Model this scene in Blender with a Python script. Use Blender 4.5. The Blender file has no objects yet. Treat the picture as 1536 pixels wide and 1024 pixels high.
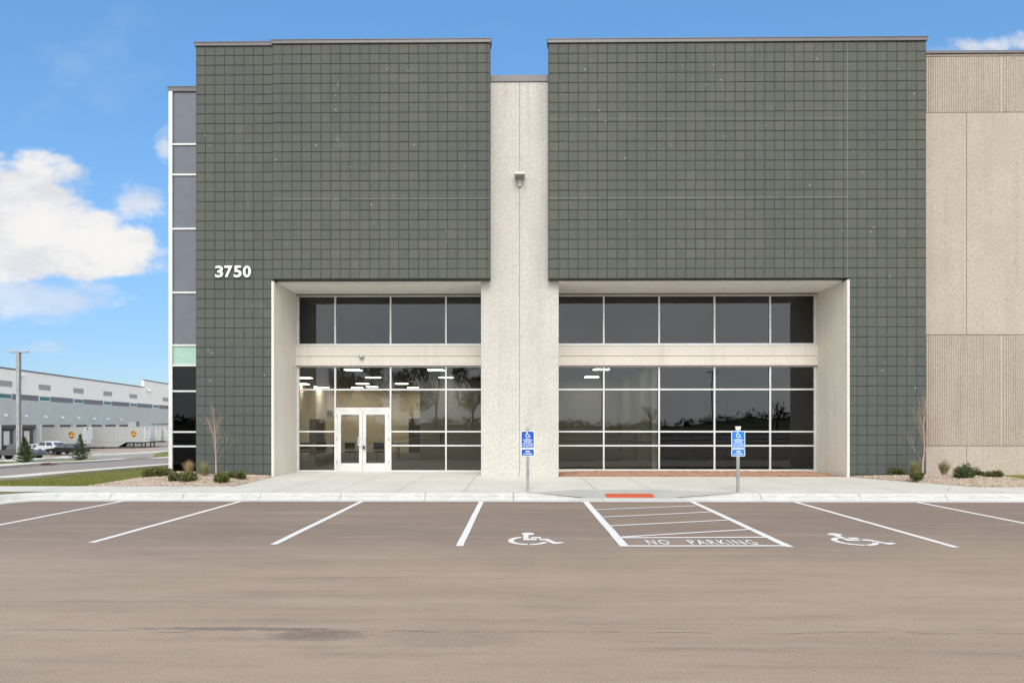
import bpy, bmesh, math, random
from mathutils import Vector, Matrix
random.seed(7)
R = math.radians
scene = bpy.context.scene
COL = scene.collection
F = 984.0
HZ = 636.0
VPX = 779.0
CAMZ = 1.77
YAW = math.atan((VPX-768)/F)

# ------------------------------------------------------------------ camera
cam_d = bpy.data.cameras.new('camera')
cam_d.sensor_width = 36.0
cam_d.lens = F/1536*36.0
cam_d.shift_y = (HZ-512)/1536.0
cam_d.clip_end = 5000
cam = bpy.data.objects.new('camera', cam_d)
cam.location = (0, 0, CAMZ)
cam.rotation_euler = (R(90), 0, YAW)
COL.objects.link(cam)
scene.camera = cam

def ray(px, py):
    xc = (px-768)/F; zc = (HZ-py)/F
    c, s = math.cos(YAW), math.sin(YAW)
    return Vector((xc*c-s, xc*s+c, zc))
def at(px, py, Y):                       # point of the vertical plane at depth Y
    d = ray(px, py); t = Y/d.y
    return Vector((d.x*t, Y, CAMZ+d.z*t))
def PX(px, Y): return at(px, HZ, Y).x
def PZ(py, Y, px=779): return at(px, py, Y).z
def g0(px, py, z=0.0):                   # point of a level plane
    d = ray(px, py); t = (z-CAMZ)/d.z
    return Vector((d.x*t, d.y*t, z))
KN = [(-500, .13), (18, .12), (22, -.13), (40, -.704), (50, -1.15), (60, -1.5), (70, -2.0), (80, -2.3), (93, -2.4), (900, -2.4)]
def zt(y):
    for (a, za), (b, zb) in zip(KN, KN[1:]):
        if y <= b: return za+(zb-za)*max(0, (y-a))/(b-a)
    return KN[-1][1]
def gp(px, py):                          # point of the falling ground on the left
    d = ray(px, py); t = 5.0
    while t < 400:
        if CAMZ+d.z*t <= zt(d.y*t): break
        t += .05
    return Vector((d.x*t, d.y*t, zt(d.y*t)))

# ------------------------------------------------------------------ materials
def lin(c):
    return tuple(((v/255)/12.92 if v/255 <= .04045 else ((v/255+.055)/1.055)**2.4) for v in c)
def mat(name, col, rough=.6, metal=0.0, spec=.5, emit=None, es=0, trans=None):
    m = bpy.data.materials.new(name); m.use_nodes = True
    b = m.node_tree.nodes['Principled BSDF']
    b.inputs['Base Color'].default_value = (*col, 1)
    b.inputs['Roughness'].default_value = rough
    b.inputs['Metallic'].default_value = metal
    b.inputs['Specular IOR Level'].default_value = spec
    if emit:
        b.inputs['Emission Color'].default_value = (*emit, 1); b.inputs['Emission Strength'].default_value = es
    return m
class NT:
    def __init__(s, m):
        s.m = m; s.nt = m.node_tree; s.n = s.nt.nodes; s.l = s.nt.links; s.b = s.n.get('Principled BSDF')
    def new(s, t, **kw):
        n = s.n.new(t)
        for k, v in kw.items(): setattr(n, k, v)
        return n
    def link(s, a, b): s.l.new(a, b)
    def val(s, sock, v):
        if hasattr(v, 'is_output'): s.l.new(v, sock)
        else: sock.default_value = v
    def math(s, op, a, b=None, c=None, clamp=False):
        n = s.new('ShaderNodeMath', operation=op); n.use_clamp = clamp
        s.val(n.inputs[0], a)
        if b is not None: s.val(n.inputs[1], b)
        if c is not None: s.val(n.inputs[2], c)
        return n.outputs[0]
    def pos(s, scale=(1, 1, 1), obj=False):
        src = s.new('ShaderNodeTexCoord').outputs['Object'] if obj else s.new('ShaderNodeNewGeometry').outputs['Position']
        mp = s.new('ShaderNodeMapping'); s.link(src, mp.inputs[0]); mp.inputs['Scale'].default_value = scale
        return mp.outputs[0]
    def noise(s, vec, scale, detail=4, rough=.6, dist=0):
        n = s.new('ShaderNodeTexNoise'); s.link(vec, n.inputs['Vector'])
        n.inputs['Scale'].default_value = scale; n.inputs['Detail'].default_value = detail
        n.inputs['Roughness'].default_value = rough; n.inputs['Distortion'].default_value = dist
        return n.outputs['Fac']
    def vor(s, vec, scale, out='Distance', feature='F1'):
        n = s.new('ShaderNodeTexVoronoi', feature=feature); s.link(vec, n.inputs['Vector']); n.inputs['Scale'].default_value = scale
        return n.outputs[out]
    def ramp(s, fac, stops):
        n = s.new('ShaderNodeValToRGB'); s.link(fac, n.inputs[0]); e = n.color_ramp.elements
        e[0].position, e[0].color = stops[0][0], (*stops[0][1], 1)
        e[1].position, e[1].color = stops[-1][0], (*stops[-1][1], 1)
        for p, c in stops[1:-1]:
            q = e.new(p); q.color = (*c, 1)
        return n.outputs[0]
    def mix(s, f, a, b, mode='MIX'):
        n = s.new('ShaderNodeMix', data_type='RGBA', blend_type=mode)
        s.val(n.inputs[0], f)
        s.val(n.inputs[6], a if hasattr(a, 'is_output') else (*a, 1))
        s.val(n.inputs[7], b if hasattr(b, 'is_output') else (*b, 1))
        return n.outputs[2]
    def mr(s, v, a, b, c=0, d=1, smooth=True):
        n = s.new('ShaderNodeMapRange'); n.interpolation_type = 'SMOOTHSTEP' if smooth else 'LINEAR'
        s.val(n.inputs[0], v)
        for i, x in zip((1, 2, 3, 4), (a, b, c, d)): n.inputs[i].default_value = x
        return n.outputs[0]
    def bump(s, h, strength=.3, dist=.01):
        n = s.new('ShaderNodeBump'); s.link(h, n.inputs['Height']); n.inputs['Strength'].default_value = strength
        n.inputs['Distance'].default_value = dist; s.link(n.outputs[0], s.b.inputs['Normal'])
    def color(s, c): s.link(c, s.b.inputs['Base Color'])

M = {}
def aggregate(name, c0, c1, dark, sc=28):
    m = mat(name, c0, .9, spec=.2); t = NT(m); p = t.pos()
    n1 = t.noise(p, sc, 3, .75); n2 = t.noise(p, .7, 4); n3 = t.vor(p, sc*1.3, 'Color')
    c = t.ramp(n1, [(.30, dark), (.43, c0), (.60, c1), (.75, tuple(min(1, x*1.12) for x in c1))])
    c = t.mix(t.mr(n2, .3, .7, 0, .35), c, tuple(x*.86 for x in c0))
    st = t.noise(t.pos((2.2, 2.2, .12)), 1.0, 5, .65)
    zs_ = t.new('ShaderNodeSeparateXYZ'); t.link(p, zs_.inputs[0])
    run = t.math('MULTIPLY', t.mr(t.noise(t.pos((5, 5, .10)), 1.0, 6, .75), .45, .7), t.mr(zs_.outputs[2], 9.5, 13.0, 0, .35))
    c = t.mix(run, c, tuple(x*.6 for x in c0))
    c = t.mix(t.mr(st, .50, .72, 0, .32), c, tuple(x*.74 for x in c0))
    t.color(c); t.bump(n1, .35, .006)
    return m
M['pale'] = aggregate('pale exposed aggregate', (.475, .455, .41), (.575, .555, .51), (.25, .235, .21), 34)
M['reveal'] = aggregate('brightened creamy concrete', (.64, .60, .53), (.72, .68, .60), (.48, .44, .38), 34)  # pillar concrete lightened in colour to offset shade in the recesses
M['tan'] = aggregate('tan exposed aggregate', (.39, .335, .28), (.49, .43, .37), (.18, .15, .12), 32)
M['rib'] = aggregate('ribbed tan concrete', (.36, .31, .255), (.50, .44, .365), (.12, .10, .08), 30)
def tile_mat():
    m = mat('dark green grey tile', (.10, .11, .095), .72, spec=.3); t = NT(m)
    g = t.new('ShaderNodeNewGeometry'); p = t.pos()
    isl = g.outputs['Random Per Island']
    c = t.ramp(isl, [(0, (.074, .082, .070)), (.2, (.085, .091, .073)), (.4, (.079, .087, .076)), (.6, (.089, .093, .076)), (.8, (.083, .089, .071)), (1, (.097, .100, .083))])
    n = t.noise(p, 34, 4, .7)
    c = t.mix(t.mr(n, .35, .7), c, (.135, .143, .126), 'MIX') if False else t.mix(t.mr(n, .45, .75, 0, .5), c, (.125, .13, .112))
    zs_ = t.new('ShaderNodeSeparateXYZ'); t.link(p, zs_.inputs[0])
    c = t.mix(t.mr(t.math('ADD', zs_.outputs[2], t.math('MULTIPLY', t.noise(p, .8, 4), 3.0)), 4.0, 8.5, .65, 0), c, (.072, .083, .078))
    big = t.noise(t.pos((1, 1, .55)), .35, 4, .6)
    c = t.mix(t.mr(big, .42, .66, 0, .55), c, (.066, .078, .073))
    st = t.noise(t.pos((1.6, 1, .15)), 1.2, 5, .7)
    c = t.mix(t.mr(st, .52, .78, 0, .35), c, (.13, .135, .118))
    v = t.vor(p, 3.1, 'Distance')
    ef = t.noise(t.pos((1, 1, .8)), 1.1, 7, .72)
    c = t.mix(t.mr(ef, .64, .74, 0, .35), c, (.19, .195, .175))
    sp = t.mr(v, .05, .085, 1, 0)
    gate = t.mr(t.noise(p, 1.4, 2), .52, .6)
    c = t.mix(t.math('MULTIPLY', t.math('MULTIPLY', sp, gate), .7), c, (.42, .42, .37))
    t.color(c); t.bump(n, .4, .006)
    return m
M['tile'] = tile_mat()
M['joint'] = mat('tile joint', (.045, .05, .042), .9)
M['sealant'] = mat('pale sealant', (.20, .205, .18), .8)
M['sealdark'] = mat('dark sealant', (.20, .18, .15), .9)
def metal_mat(name, c, rough, metal=.6, var=.06):
    m = mat(name, c, rough, metal); t = NT(m); n = t.noise(t.pos(), 3, 4)
    t.color(t.mix(t.mr(n, .3, .7), tuple(x*(1-var) for x in c), tuple(min(1, x*(1+var)) for x in c)))
    return m
M['coping'] = metal_mat('coping metal', (.13, .12, .125), .45, .3)
M['frame'] = metal_mat('clear anodised aluminium', (.66, .66, .64), .4, .25)
M['post_white'] = metal_mat('white metal cover', (.66, .67, .66), .45, .2)
M['greypanel'] = metal_mat('grey spandrel panel', (.125, .138, .165), .3, .1, .06)
M['mint'] = metal_mat('mint glass panel', (.34, .52, .44), .25, 0, .05)
M['soffit'] = metal_mat('white soffit panel', (.90, .88, .84), .5, 0, .03)
M['galv'] = metal_mat('galvanised steel', (.36, .37, .36), .45, .7, .15)
M['lamp_grey'] = metal_mat('lamp housing', (.42, .40, .36), .5, .2)
M['lens'] = mat('lamp lens', (.85, .85, .82), .3)
M['black'] = mat('black rubber', (.02, .02, .02), .6)
M['white_letter'] = mat('white letter', (.82, .82, .80), .4)
def glass_mat(name, tint, refl, rcol=(.9, .94, 1.0), fk=1.2):
    m = bpy.data.materials.new(name); m.use_nodes = True; t = NT(m)
    t.n.remove(t.b); out = t.n['Material Output']
    tr = t.new('ShaderNodeBsdfTransparent'); tr.inputs[0].default_value = (*tint, 1)
    gl = t.new('ShaderNodeBsdfGlossy'); gl.inputs['Color'].default_value = (*rcol, 1); gl.inputs['Roughness'].default_value = 0.0
    nz = t.noise(t.pos((1, 1, 1)), .5, 1, .3)
    bp = t.new('ShaderNodeBump'); t.link(nz, bp.inputs['Height']); bp.inputs['Strength'].default_value = .10; bp.inputs['Distance'].default_value = .02
    t.link(bp.outputs[0], gl.inputs['Normal'])
    fr = t.new('ShaderNodeFresnel'); fr.inputs[0].default_value = 1.45
    f = t.math('ADD', t.math('MULTIPLY', fr.outputs[0], fk), refl, clamp=True)
    mx = t.new('ShaderNodeMixShader'); t.link(f, mx.inputs[0]); t.link(tr.outputs[0], mx.inputs[1]); t.link(gl.outputs[0], mx.inputs[2])
    t.link(mx.outputs[0], out.inputs[0])
    return m
M['glass'] = glass_mat('tinted storefront glass', (.62, .63, .59), .004)
M['darkglass'] = glass_mat('dark curtain wall glass', (.05, .055, .055), .0, fk=.6)
def concrete(name, c0, c1, stain=(.3, .28, .25), seam=None):
    m = mat(name, c0, .85, spec=.25); t = NT(m); p = t.pos()
    n = t.noise(p, .8, 6, .65); f = t.noise(p, 60, 3, .7)
    c = t.mix(t.mr(n, .3, .7), c0, c1)
    c = t.mix(t.mr(f, .35, .7, 0, .25), c, tuple(x*.8 for x in c0))
    s2 = t.noise(t.pos((.6, 3, 1)), 1.4, 6, .7)
    c = t.mix(t.mr(s2, .60, .78, 0, .35), c, stain)
    t.color(c); t.bump(f, .15, .004)
    return m
M['walk'] = concrete('pale walk concrete', (.54, .515, .455), (.61, .585, .52), (.40, .36, .30))
M['kerbm_bg'] = concrete('white kerb concrete', (.66, .62, .54), (.72, .68, .60), (.5, .47, .41))
def kerb_mat():
    m = mat('scuffed kerb concrete', (.5, .49, .455), .85, spec=.25); t = NT(m); p = t.pos()
    n = t.noise(p, 2.2, 6, .7); f = t.noise(p, 60, 3, .7)
    c = t.mix(t.mr(n, .3, .7), (.52, .51, .475), (.60, .59, .55))
    c = t.mix(t.mr(f, .4, .7, 0, .3), c, (.40, .39, .36))
    xyz = t.new('ShaderNodeSeparateXYZ'); t.link(p, xyz.inputs[0])
    face = t.math('MULTIPLY', t.mr(xyz.outputs[2], .02, .05), t.mr(xyz.outputs[2], .11, .14, 1, 0))
    d = t.mr(t.noise(t.pos((1.2, 1, 9)), 3.2, 7, .75), .38, .62, .15, .8)
    dirt = t.mr(t.noise(t.pos((.5, 14, 1)), 4, 6, .7), .5, .75, 0, .4)
    c = t.mix(dirt, c, (.40, .38, .34))
    c = t.mix(t.math('MULTIPLY', face, d), c, (.36, .36, .335))
    c = t.mix(t.mr(t.noise(t.pos((1, 1, 1)), 7, 6, .75), .62, .70, 0, .5), c, (.27, .26, .23))
    t.color(c); t.bump(f, .25, .005); return m
M['kerbm'] = kerb_mat()
M['ramp'] = concrete('grey ramp concrete', (.36, .355, .325), (.42, .41, .375), (.3, .29, .26))
M['yard'] = concrete('tan yard concrete', (.42, .33, .26), (.48, .39, .31), (.34, .29, .24))
M['road'] = concrete('grey road asphalt', (.30, .25, .215), (.35, .29, .25), (.24, .20, .175))
M['path'] = concrete('grey path', (.31, .285, .245), (.36, .33, .285), (.26, .24, .21))
M['walkjoint'] = mat('walk joint', (.22, .21, .18), .9)
def asphalt():
    m = mat('parking lot asphalt', (.15, .13, .12), .88, spec=.25); t = NT(m); p = t.pos()
    xyz = t.new('ShaderNodeSeparateXYZ'); t.link(p, xyz.inputs[0]); X, Y = xyz.outputs[0], xyz.outputs[1]
    big = t.noise(t.pos((.10, .55, 1)), 1.0, 6, .6)
    wob = t.noise(p, .35, 4)
    band = t.mr(t.math('ADD', Y, t.math('MULTIPLY', t.math('SUBTRACT', wob, .5), 3.0)), 7.0, 11.5)   # paler lane, darker stalls
    c = t.mix(band, (.365, .275, .203), (.205, .155, .121))
    c = t.mix(t.mr(big, .35, .68, 0, .6), c, (.265, .198, .150))
    st = t.noise(t.pos((.12, 1.6, 1)), 1.5, 8, .72)
    c = t.mix(t.mr(st, .50, .70, 0, .45), c, (.40, .322, .25))
    st2 = t.noise(t.pos((.16, 2.2, 1)), 1.9, 9, .75)
    c = t.mix(t.mr(st2, .51, .70, 0, .58), c, (.175, .138, .112))
    mot = t.noise(t.pos((.28, 1.2, 1)), 3.0, 10, .8)
    c = t.mix(t.mr(mot, .50, .70, 0, .42), c, (.19, .148, .118))
    c = t.mix(t.mr(mot, .48, .32, 0, .30), c, (.42, .34, .265))
    grain = t.noise(p, 60, 5, .85)
    c = t.mix(t.mr(grain, .50, .66, 0, .65), c, (.09, .078, .07))
    c = t.mix(t.mr(t.noise(p, 100, 3, .8), .54, .66, 0, .6), c, (.46, .40, .34))
    pv = t.vor(p, 9, 'Distance'); pits = t.math('MULTIPLY', t.mr(pv, .05, .10, 1, 0), t.mr(t.noise(p, 1.1, 3), .5, .6))
    c = t.mix(t.math('MULTIPLY', pits, .8), c, (.10, .085, .075))
    # construction seam with its dark scuffed patch
    wave = t.math('MULTIPLY', t.math('SUBTRACT', t.noise(t.pos((1, 0, 0)), .8, 5, .6), .5), .35)
    d = t.math('ABSOLUTE', t.math('ADD', t.math('SUBTRACT', Y, 5.60), wave))
    seamx = t.mr(t.noise(t.pos((1, 1, 1)), .9, 4, .7), .42, .56)
    c = t.mix(t.math('MULTIPLY', t.math('MULTIPLY', t.mr(d, .003, .014, 1, 0), seamx), .75), c, (.07, .06, .053))
    for (cx, cy, ax, ay, k) in ((-1.72, 5.50, .42, .17, 1.25), (-.6, 5.42, .7, .26, .5), (-2.5, 5.66, .9, .05, 1.3), (-2.4, 5.85, 1.1, .10, .35), (-5.0, 8.9, .3, .12, .35), (.35, 6.5, .55, .3, .25), (3.9, 6.3, .8, .14, .25), (-.1, 8.3, .35, .6, .2)):
        ex = t.math('POWER', t.math('DIVIDE', t.math('SUBTRACT', X, cx), ax), 2)
        ey = t.math('POWER', t.math('DIVIDE', t.math('SUBTRACT', Y, cy), ay), 2)
        q = t.math('ADD', t.math('ADD', ex, ey), t.math('MULTIPLY', t.math('SUBTRACT', t.noise(t.pos((1, 2.2, 1)), 5.5, 9, .82), .5), 4.2))
        c = t.mix(t.math('MULTIPLY', t.mr(q, .0, 1.5, .62*k, 0), t.mr(grain, .35, .6, .35, 1)), c, (.095, .082, .072))
    t.color(c)
    h = t.math('ADD', t.math('MULTIPLY', grain, .7), t.noise(t.pos((1, 1.5, 1)), 9, 5, .7))
    t.bump(h, .35, .010)
    return m
M['asphalt'] = asphalt()
def paint():
    m = mat('worn white road paint', (.72, .71, .69), .7); t = NT(m); p = t.pos()
    n = t.noise(p, 40, 4, .8); b = t.noise(p, 3, 4)
    c = t.mix(t.mr(n, .52, .66, 0, .65), (.76, .75, .73), (.36, .31, .27))
    t.color(t.mix(t.mr(b, .4, .7, 0, .25), c, (.60, .58, .55)))
    return m
M['paint'] = paint()
def gravel(name, cols, sc=30):
    m = mat(name, cols[0], .95, spec=.15); t = NT(m); p = t.pos()
    g = t.new('ShaderNodeNewGeometry')
    v = t.vor(p, sc, 'Color'); bw = t.new('ShaderNodeSeparateColor'); t.link(v, bw.inputs[0])
    mixv = t.math('FRACT', t.math('ADD', bw.outputs[0], t.math('MULTIPLY', g.outputs['Random Per Island'], 7.3)))
    k = len(cols)
    t.color(t.ramp(mixv, [(i/(k-1), c) for i, c in enumerate(cols)]))
    t.bump(t.vor(p, sc), .8, .02)
    return m
M['mulch'] = gravel('pink tan wood mulch', [(.25, .17, .12), (.47, .36, .27), (.60, .51, .41), (.38, .28, .21), (.68, .60, .50), (.30, .21, .155)], 55)
M['redmulch'] = gravel('reddish wood mulch', [(.26, .14, .085), (.46, .28, .18), (.36, .20, .12), (.56, .38, .27)], 60)
def grass_mat(name, a, b, c3):
    m = mat(name, a, .9, spec=.2); t = NT(m); p = t.pos()
    c = t.mix(t.mr(t.noise(p, .7, 6, .7), .35, .65), a, b)
    c = t.mix(t.mr(t.noise(p, 14, 4, .7), .45, .7, 0, .6), c, c3)
    t.color(c); t.bump(t.noise(p, 30, 3), .6, .03)
    return m
M['grass'] = grass_mat('lawn', (.15, .16, .035), (.21, .20, .05), (.28, .25, .09))
M['blade'] = grass_mat('grass blade', (.13, .155, .03), (.19, .19, .045), (.26, .24, .08))
M['field'] = grass_mat('field', (.07, .09, .03), (.12, .11, .05), (.15, .13, .07))
def leaf_mat(name, stops):
    m = mat(name, stops[0], .75, spec=.25); t = NT(m); g = t.new('ShaderNodeNewGeometry')
    k = len(stops); t.color(t.ramp(g.outputs['Random Per Island'], [(i/(k-1), c) for i, c in enumerate(stops)]))
    return m
M['yew'] = leaf_mat('dark yew needles', [(.035, .055, .015), (.075, .095, .025), (.13, .14, .035), (.20, .19, .07)])
M['spruce'] = leaf_mat('spruce needles', [(.045, .07, .025), (.08, .105, .035), (.12, .14, .05)])
M['tuft'] = leaf_mat('green straw grass', [(.16, .17, .07), (.26, .25, .11), (.38, .35, .18), (.12, .14, .05)])
M['straw'] = leaf_mat('orange straw grass', [(.36, .25, .13), (.50, .36, .20), (.28, .20, .10), (.44, .38, .22)])
M['barkred'] = leaf_mat('reddish bark', [(.34, .24, .19), (.42, .32, .25)])
M['bark'] = mat('grey bark', (.12, .10, .085), .9)
M['blue'] = mat('deep blue reflective sheet', (.0, .075, .42), .4)
M['blue2'] = mat('bright blue reflective sheet', (.0, .17, .78), .4)
M['signwhite'] = mat('sign white', (.78, .82, .86), .4)
M['domes'] = mat('red orange cast plate', (.52, .085, .025), .65)
M['wh_light'] = concrete('light grey painted wall', (.80, .78, .73), (.84, .82, .77), (.75, .73, .69))
M['wh_blue'] = concrete('blue grey painted wall', (.43, .465, .455), (.47, .505, .495), (.40, .435, .43))
M['wh_dark'] = mat('dark grey wall panel', (.155, .155, .17), .6)
M['teal'] = mat('teal window glass', (.03, .13, .15), .15)
M['louvre'] = mat('grey louvre', (.34, .34, .33), .6)
M['dockwhite'] = mat('white dock door', (.62, .61, .56), .6)
M['dockdark'] = mat('dock pit grey', (.085, .08, .085), .8)
M['trailer'] = metal_mat('light grey trailer side', (.42, .43, .42), .5, .2, .05)
M['trailerfront'] = metal_mat('pale trailer front', (.70, .70, .66), .5, .1, .05)
M['gold'] = mat('gold emblem', (.75, .38, .05), .5)
M['brown'] = mat('dark brown emblem', (.06, .025, .012), .5)
M['tyre'] = mat('tyre', (.018, .018, .018), .8)
M['rim'] = mat('alloy rim', (.35, .35, .36), .3, .8)
M['carglass'] = mat('car glass', (.09, .11, .13), .12)
M['carwhite'] = mat('white car paint', (.72, .73, .74), .25)
M['cardark'] = mat('black car paint', (.012, .012, .014), .3)
M['cargrey'] = mat('grey car paint', (.10, .10, .105), .35, .2)
M['carlight'] = mat('headlamp lens', (.75, .75, .72), .15)
M['rust'] = mat('rusty cast iron', (.16, .055, .03), .9)
M['int_beige'] = concrete('beige interior paint', (.52, .42, .30), (.55, .45, .33), (.50, .41, .30))
M['int_grey'] = concrete('grey green interior paint', (.25, .235, .19), (.27, .25, .205), (.24, .22, .18))
M['int_floor'] = concrete('interior floor', (.10, .095, .08), (.12, .11, .095), (.09, .085, .07))
M['int_ceil'] = mat('interior ceiling', (.16, .15, .135), .9)
M['int_dark'] = mat('unlit rooms and dark fittings', (.022, .022, .022), .95)  # near black puts the unlit rooms' shade into the colour; also dark furniture
M['int_door'] = mat('brown interior door', (.06, .045, .035), .6)
M['lamp_on'] = mat('lit lamp diffuser', (.9, .9, .88), .5, emit=(1, .97, .90), es=27)
M['exit_on'] = mat('lit red sign', (.6, .02, .02), .5, emit=(1, .05, .04), es=1.5)
M['keybox'] = mat('black key box', (.03, .03, .03), .5)

# ------------------------------------------------------------------ mesh builder
class MB:
    def __init__(s): s.v = []; s.f = []; s.mi = []; s.mats = []
    def _m(s, m):
        if m is None: return 0
        if m not in s.mats: s.mats.append(m)
        return s.mats.index(m)
    def face(s, pts, m=None):
        i = len(s.v); s.v += [tuple(p) for p in pts]; s.f.append(tuple(range(i, i+len(pts)))); s.mi.append(s._m(m))
        return s
    def mesh(s, vs, fs, m=None):
        i = len(s.v); s.v += [tuple(p) for p in vs]
        for f in fs: s.f.append(tuple(i+k for k in f)); s.mi.append(s._m(m))
        return s
    def box(s, x0, x1, y0, y1, z0, z1, m=None, mx=None):
        vs = [(x0, y0, z0), (x1, y0, z0), (x1, y1, z0), (x0, y1, z0), (x0, y0, z1), (x1, y0, z1), (x1, y1, z1), (x0, y1, z1)]
        if mx is not None: vs = [tuple(mx @ Vector(v)) for v in vs]
        return s.mesh(vs, [(0, 3, 2, 1), (4, 5, 6, 7), (0, 1, 5, 4), (1, 2, 6, 5), (2, 3, 7, 6), (3, 0, 4, 7)], m)
    def prism(s, poly, y0, y1, axis='y', m=None, mx=None):       # poly in the plane across the axis
        n = len(poly)
        if axis == 'y': a = [(p[0], y0, p[1]) for p in poly]; b = [(p[0], y1, p[1]) for p in poly]
        elif axis == 'z': a = [(p[0], p[1], y0) for p in poly]; b = [(p[0], p[1], y1) for p in poly]
        else: a = [(y0, p[0], p[1]) for p in poly]; b = [(y1, p[0], p[1]) for p in poly]
        vs = a+b
        if mx is not None: vs = [tuple(mx @ Vector(v)) for v in vs]
        fs = [tuple(range(n)), tuple(range(2*n-1, n-1, -1))]+[(i, n+i, n+(i+1) % n, (i+1) % n) for i in range(n)]
        return s.mesh(vs, fs, m)
    def tube(s, p0, p1, r0, r1=None, n=8, m=None, cap=True):
        r1 = r0 if r1 is None else r1
        p0, p1 = Vector(p0), Vector(p1); d = (p1-p0)
        if d.length < 1e-6: return s
        q = d.to_track_quat('Z', 'Y'); vs = []
        for p, r in ((p0, r0), (p1, r1)):
            for k in range(n):
                a = 2*math.pi*k/n; vs.append(tuple(p+q @ Vector((r*math.cos(a), r*math.sin(a), 0))))
        fs = [(k, (k+1) % n, n+(k+1) % n, n+k) for k in range(n)]
        if cap: fs += [tuple(range(n-1, -1, -1)), tuple(range(n, 2*n))]
        return s.mesh(vs, fs, m)
    def build(s, name, m=None, parent=None, smooth=False, fixn=True, bevel=0):
        me = bpy.data.meshes.new(name); me.from_pydata(s.v, [], s.f)
        ms = s.mats if s.mats else [m]
        for q in ms: me.materials.append(q)
        if s.mats:
            for p, i in zip(me.polygons, s.mi): p.material_index = i
        if fixn:
            bm = bmesh.new(); bm.from_mesh(me); bmesh.ops.recalc_face_normals(bm, faces=bm.faces); bm.to_mesh(me); bm.free()
        if smooth:
            for p in me.polygons: p.use_smooth = True
        o = bpy.data.objects.new(name, me); COL.objects.link(o)
        if parent: o.parent = parent
        if bevel:
            b = o.modifiers.new('b', 'BEVEL'); b.width = bevel; b.segments = 2; b.limit_method = 'ANGLE'
        return o
def tag(o, label=None, cat=None, group=None, kind=None):
    if label: o['label'] = label
    if cat: o['category'] = cat
    if group: o['group'] = group
    if kind: o['kind'] = kind
    return o
def empty(name, loc=(0, 0, 0), label=None, cat=None, group=None, rz=0):
    o = bpy.data.objects.new(name, None); o.location = loc; o.rotation_euler = (0, 0, rz); COL.objects.link(o)
    o.empty_display_size = .2
    return tag(o, label, cat, group)
def struct(name, mb, m=None, **k):
    return tag(mb.build(name, m, **k), kind='structure')
def copy_tree(o, parent=None):
    c = o.copy(); COL.objects.link(c); c.parent = parent
    for ch in list(o.children): copy_tree(ch, c)
    return c
def text_mesh(txt, size, depth=.01, bold=0.0, spacing=1.0):
    cu = bpy.data.curves.new('t', 'FONT'); cu.body = txt; cu.size = size; cu.extrude = depth/2; cu.offset = bold
    cu.align_x = 'CENTER'; cu.align_y = 'CENTER'; cu.space_character = spacing; cu.resolution_u = 4
    o = bpy.data.objects.new('t', cu); COL.objects.link(o)
    dg = bpy.context.evaluated_depsgraph_get(); dg.update()
    me = bpy.data.meshes.new_from_object(o.evaluated_get(dg))
    bpy.data.objects.remove(o, do_unlink=True); bpy.data.curves.remove(cu)
    return me
def text_into(mb, txt, cx, y, cz, width, height, depth=.004, bold=.0, m=None, spacing=1.0):   # upright text facing -Y
    me = text_mesh(txt, 1.0, .02, bold, spacing)
    xs = [v.co.x for v in me.vertices]; ys = [v.co.y for v in me.vertices]
    w = max(xs)-min(xs); h = max(ys)-min(ys); mx = (max(xs)+min(xs))/2; my = (max(ys)+min(ys))/2
    sx = width/w; sy = height/h
    vs = [(cx+(v.co.x-mx)*sx, y-(v.co.z/.01+1)/2*depth, cz+(v.co.y-my)*sy) for v in me.vertices]
    mb.mesh(vs, [tuple(p.vertices) for p in me.polygons], m); bpy.data.meshes.remove(me)

# ------------------------------------------------------------------ depths of the main planes
YF = 20.47        # dark tiled face
YU = 20.42        # upper left tiled panel, a little proud
YP = 20.78        # pale pillar face
YW = 22.57        # storefront plane
YC = 21.8         # corner curtain wall
YT = 20.9         # tan wall
GZ = .13          # walk level at the building
T = .3048

office = empty('office_building', (0, YF, 0), 'office building with dark green grey tiled walls, a pale concrete pillar and large windows', 'building')
def opart(mb, name, m=None, **k):
    o = mb.build(name, m, **k); o.parent = office; o.matrix_parent_inverse = Matrix.Translation((0, -YF, 0))
    return o
def sub(mb, name, par, m=None, **k):
    o = mb.build(name, m, **k); o.parent = par; o.matrix_parent_inverse = (Matrix.Translation((0, -YF, 0)) if False else Matrix())
    return o

# ---- tiled panels
def tiles(mb, x0, x1, z0, z1, y, ox, oz, edge_round=True):
    i0 = math.floor((x0-ox)/T-1e-6); i1 = math.ceil((x1-ox)/T-1e-6)
    k0 = math.floor((z0-oz)/T-1e-6); k1 = math.ceil((z1-oz)/T-1e-6)
    for i in range(i0, i1+1):
        for k in range(k0, k1+1):
            a, b = max(x0, ox+i*T), min(x1, ox+(i+1)*T)
            c, d = max(z0, oz+k*T), min(z1, oz+(k+1)*T)
            if b-a < .03 or d-c < .03: continue
            g = random.choice((.002, .003, .004, .007)); g2 = random.choice((.002, .003, .006))
            h1 = random.uniform(.004, .007); h2 = random.uniform(.004, .010)
            a += g; b -= g2; c += h1; d -= h2
            yy = y-random.uniform(0, .006); tl = [random.uniform(-.0025, .0025) for _ in range(4)]
            ch = .009
            out = [(a, y+.014, c), (b, y+.014, c), (b, y+.014, d), (a, y+.014, d)]
            inn = [(a+ch, yy+tl[0], c+ch), (b-ch, yy+tl[1], c+ch), (b-ch, yy+tl[2], d-ch), (a+ch, yy+tl[3], d-ch)]
            mb.mesh(out+inn, [(4, 5, 6, 7), (0, 1, 5, 4), (1, 2, 6, 5), (2, 3, 7, 6), (3, 0, 4, 7)], M['tile'])
xL = PX(294, YF); xLi = PX(409.5, YF); xP0 = PX(735, YF); xP1 = PX(823, YF); xRi = PX(1271, YF); xR = PX(1389, YF)
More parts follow.
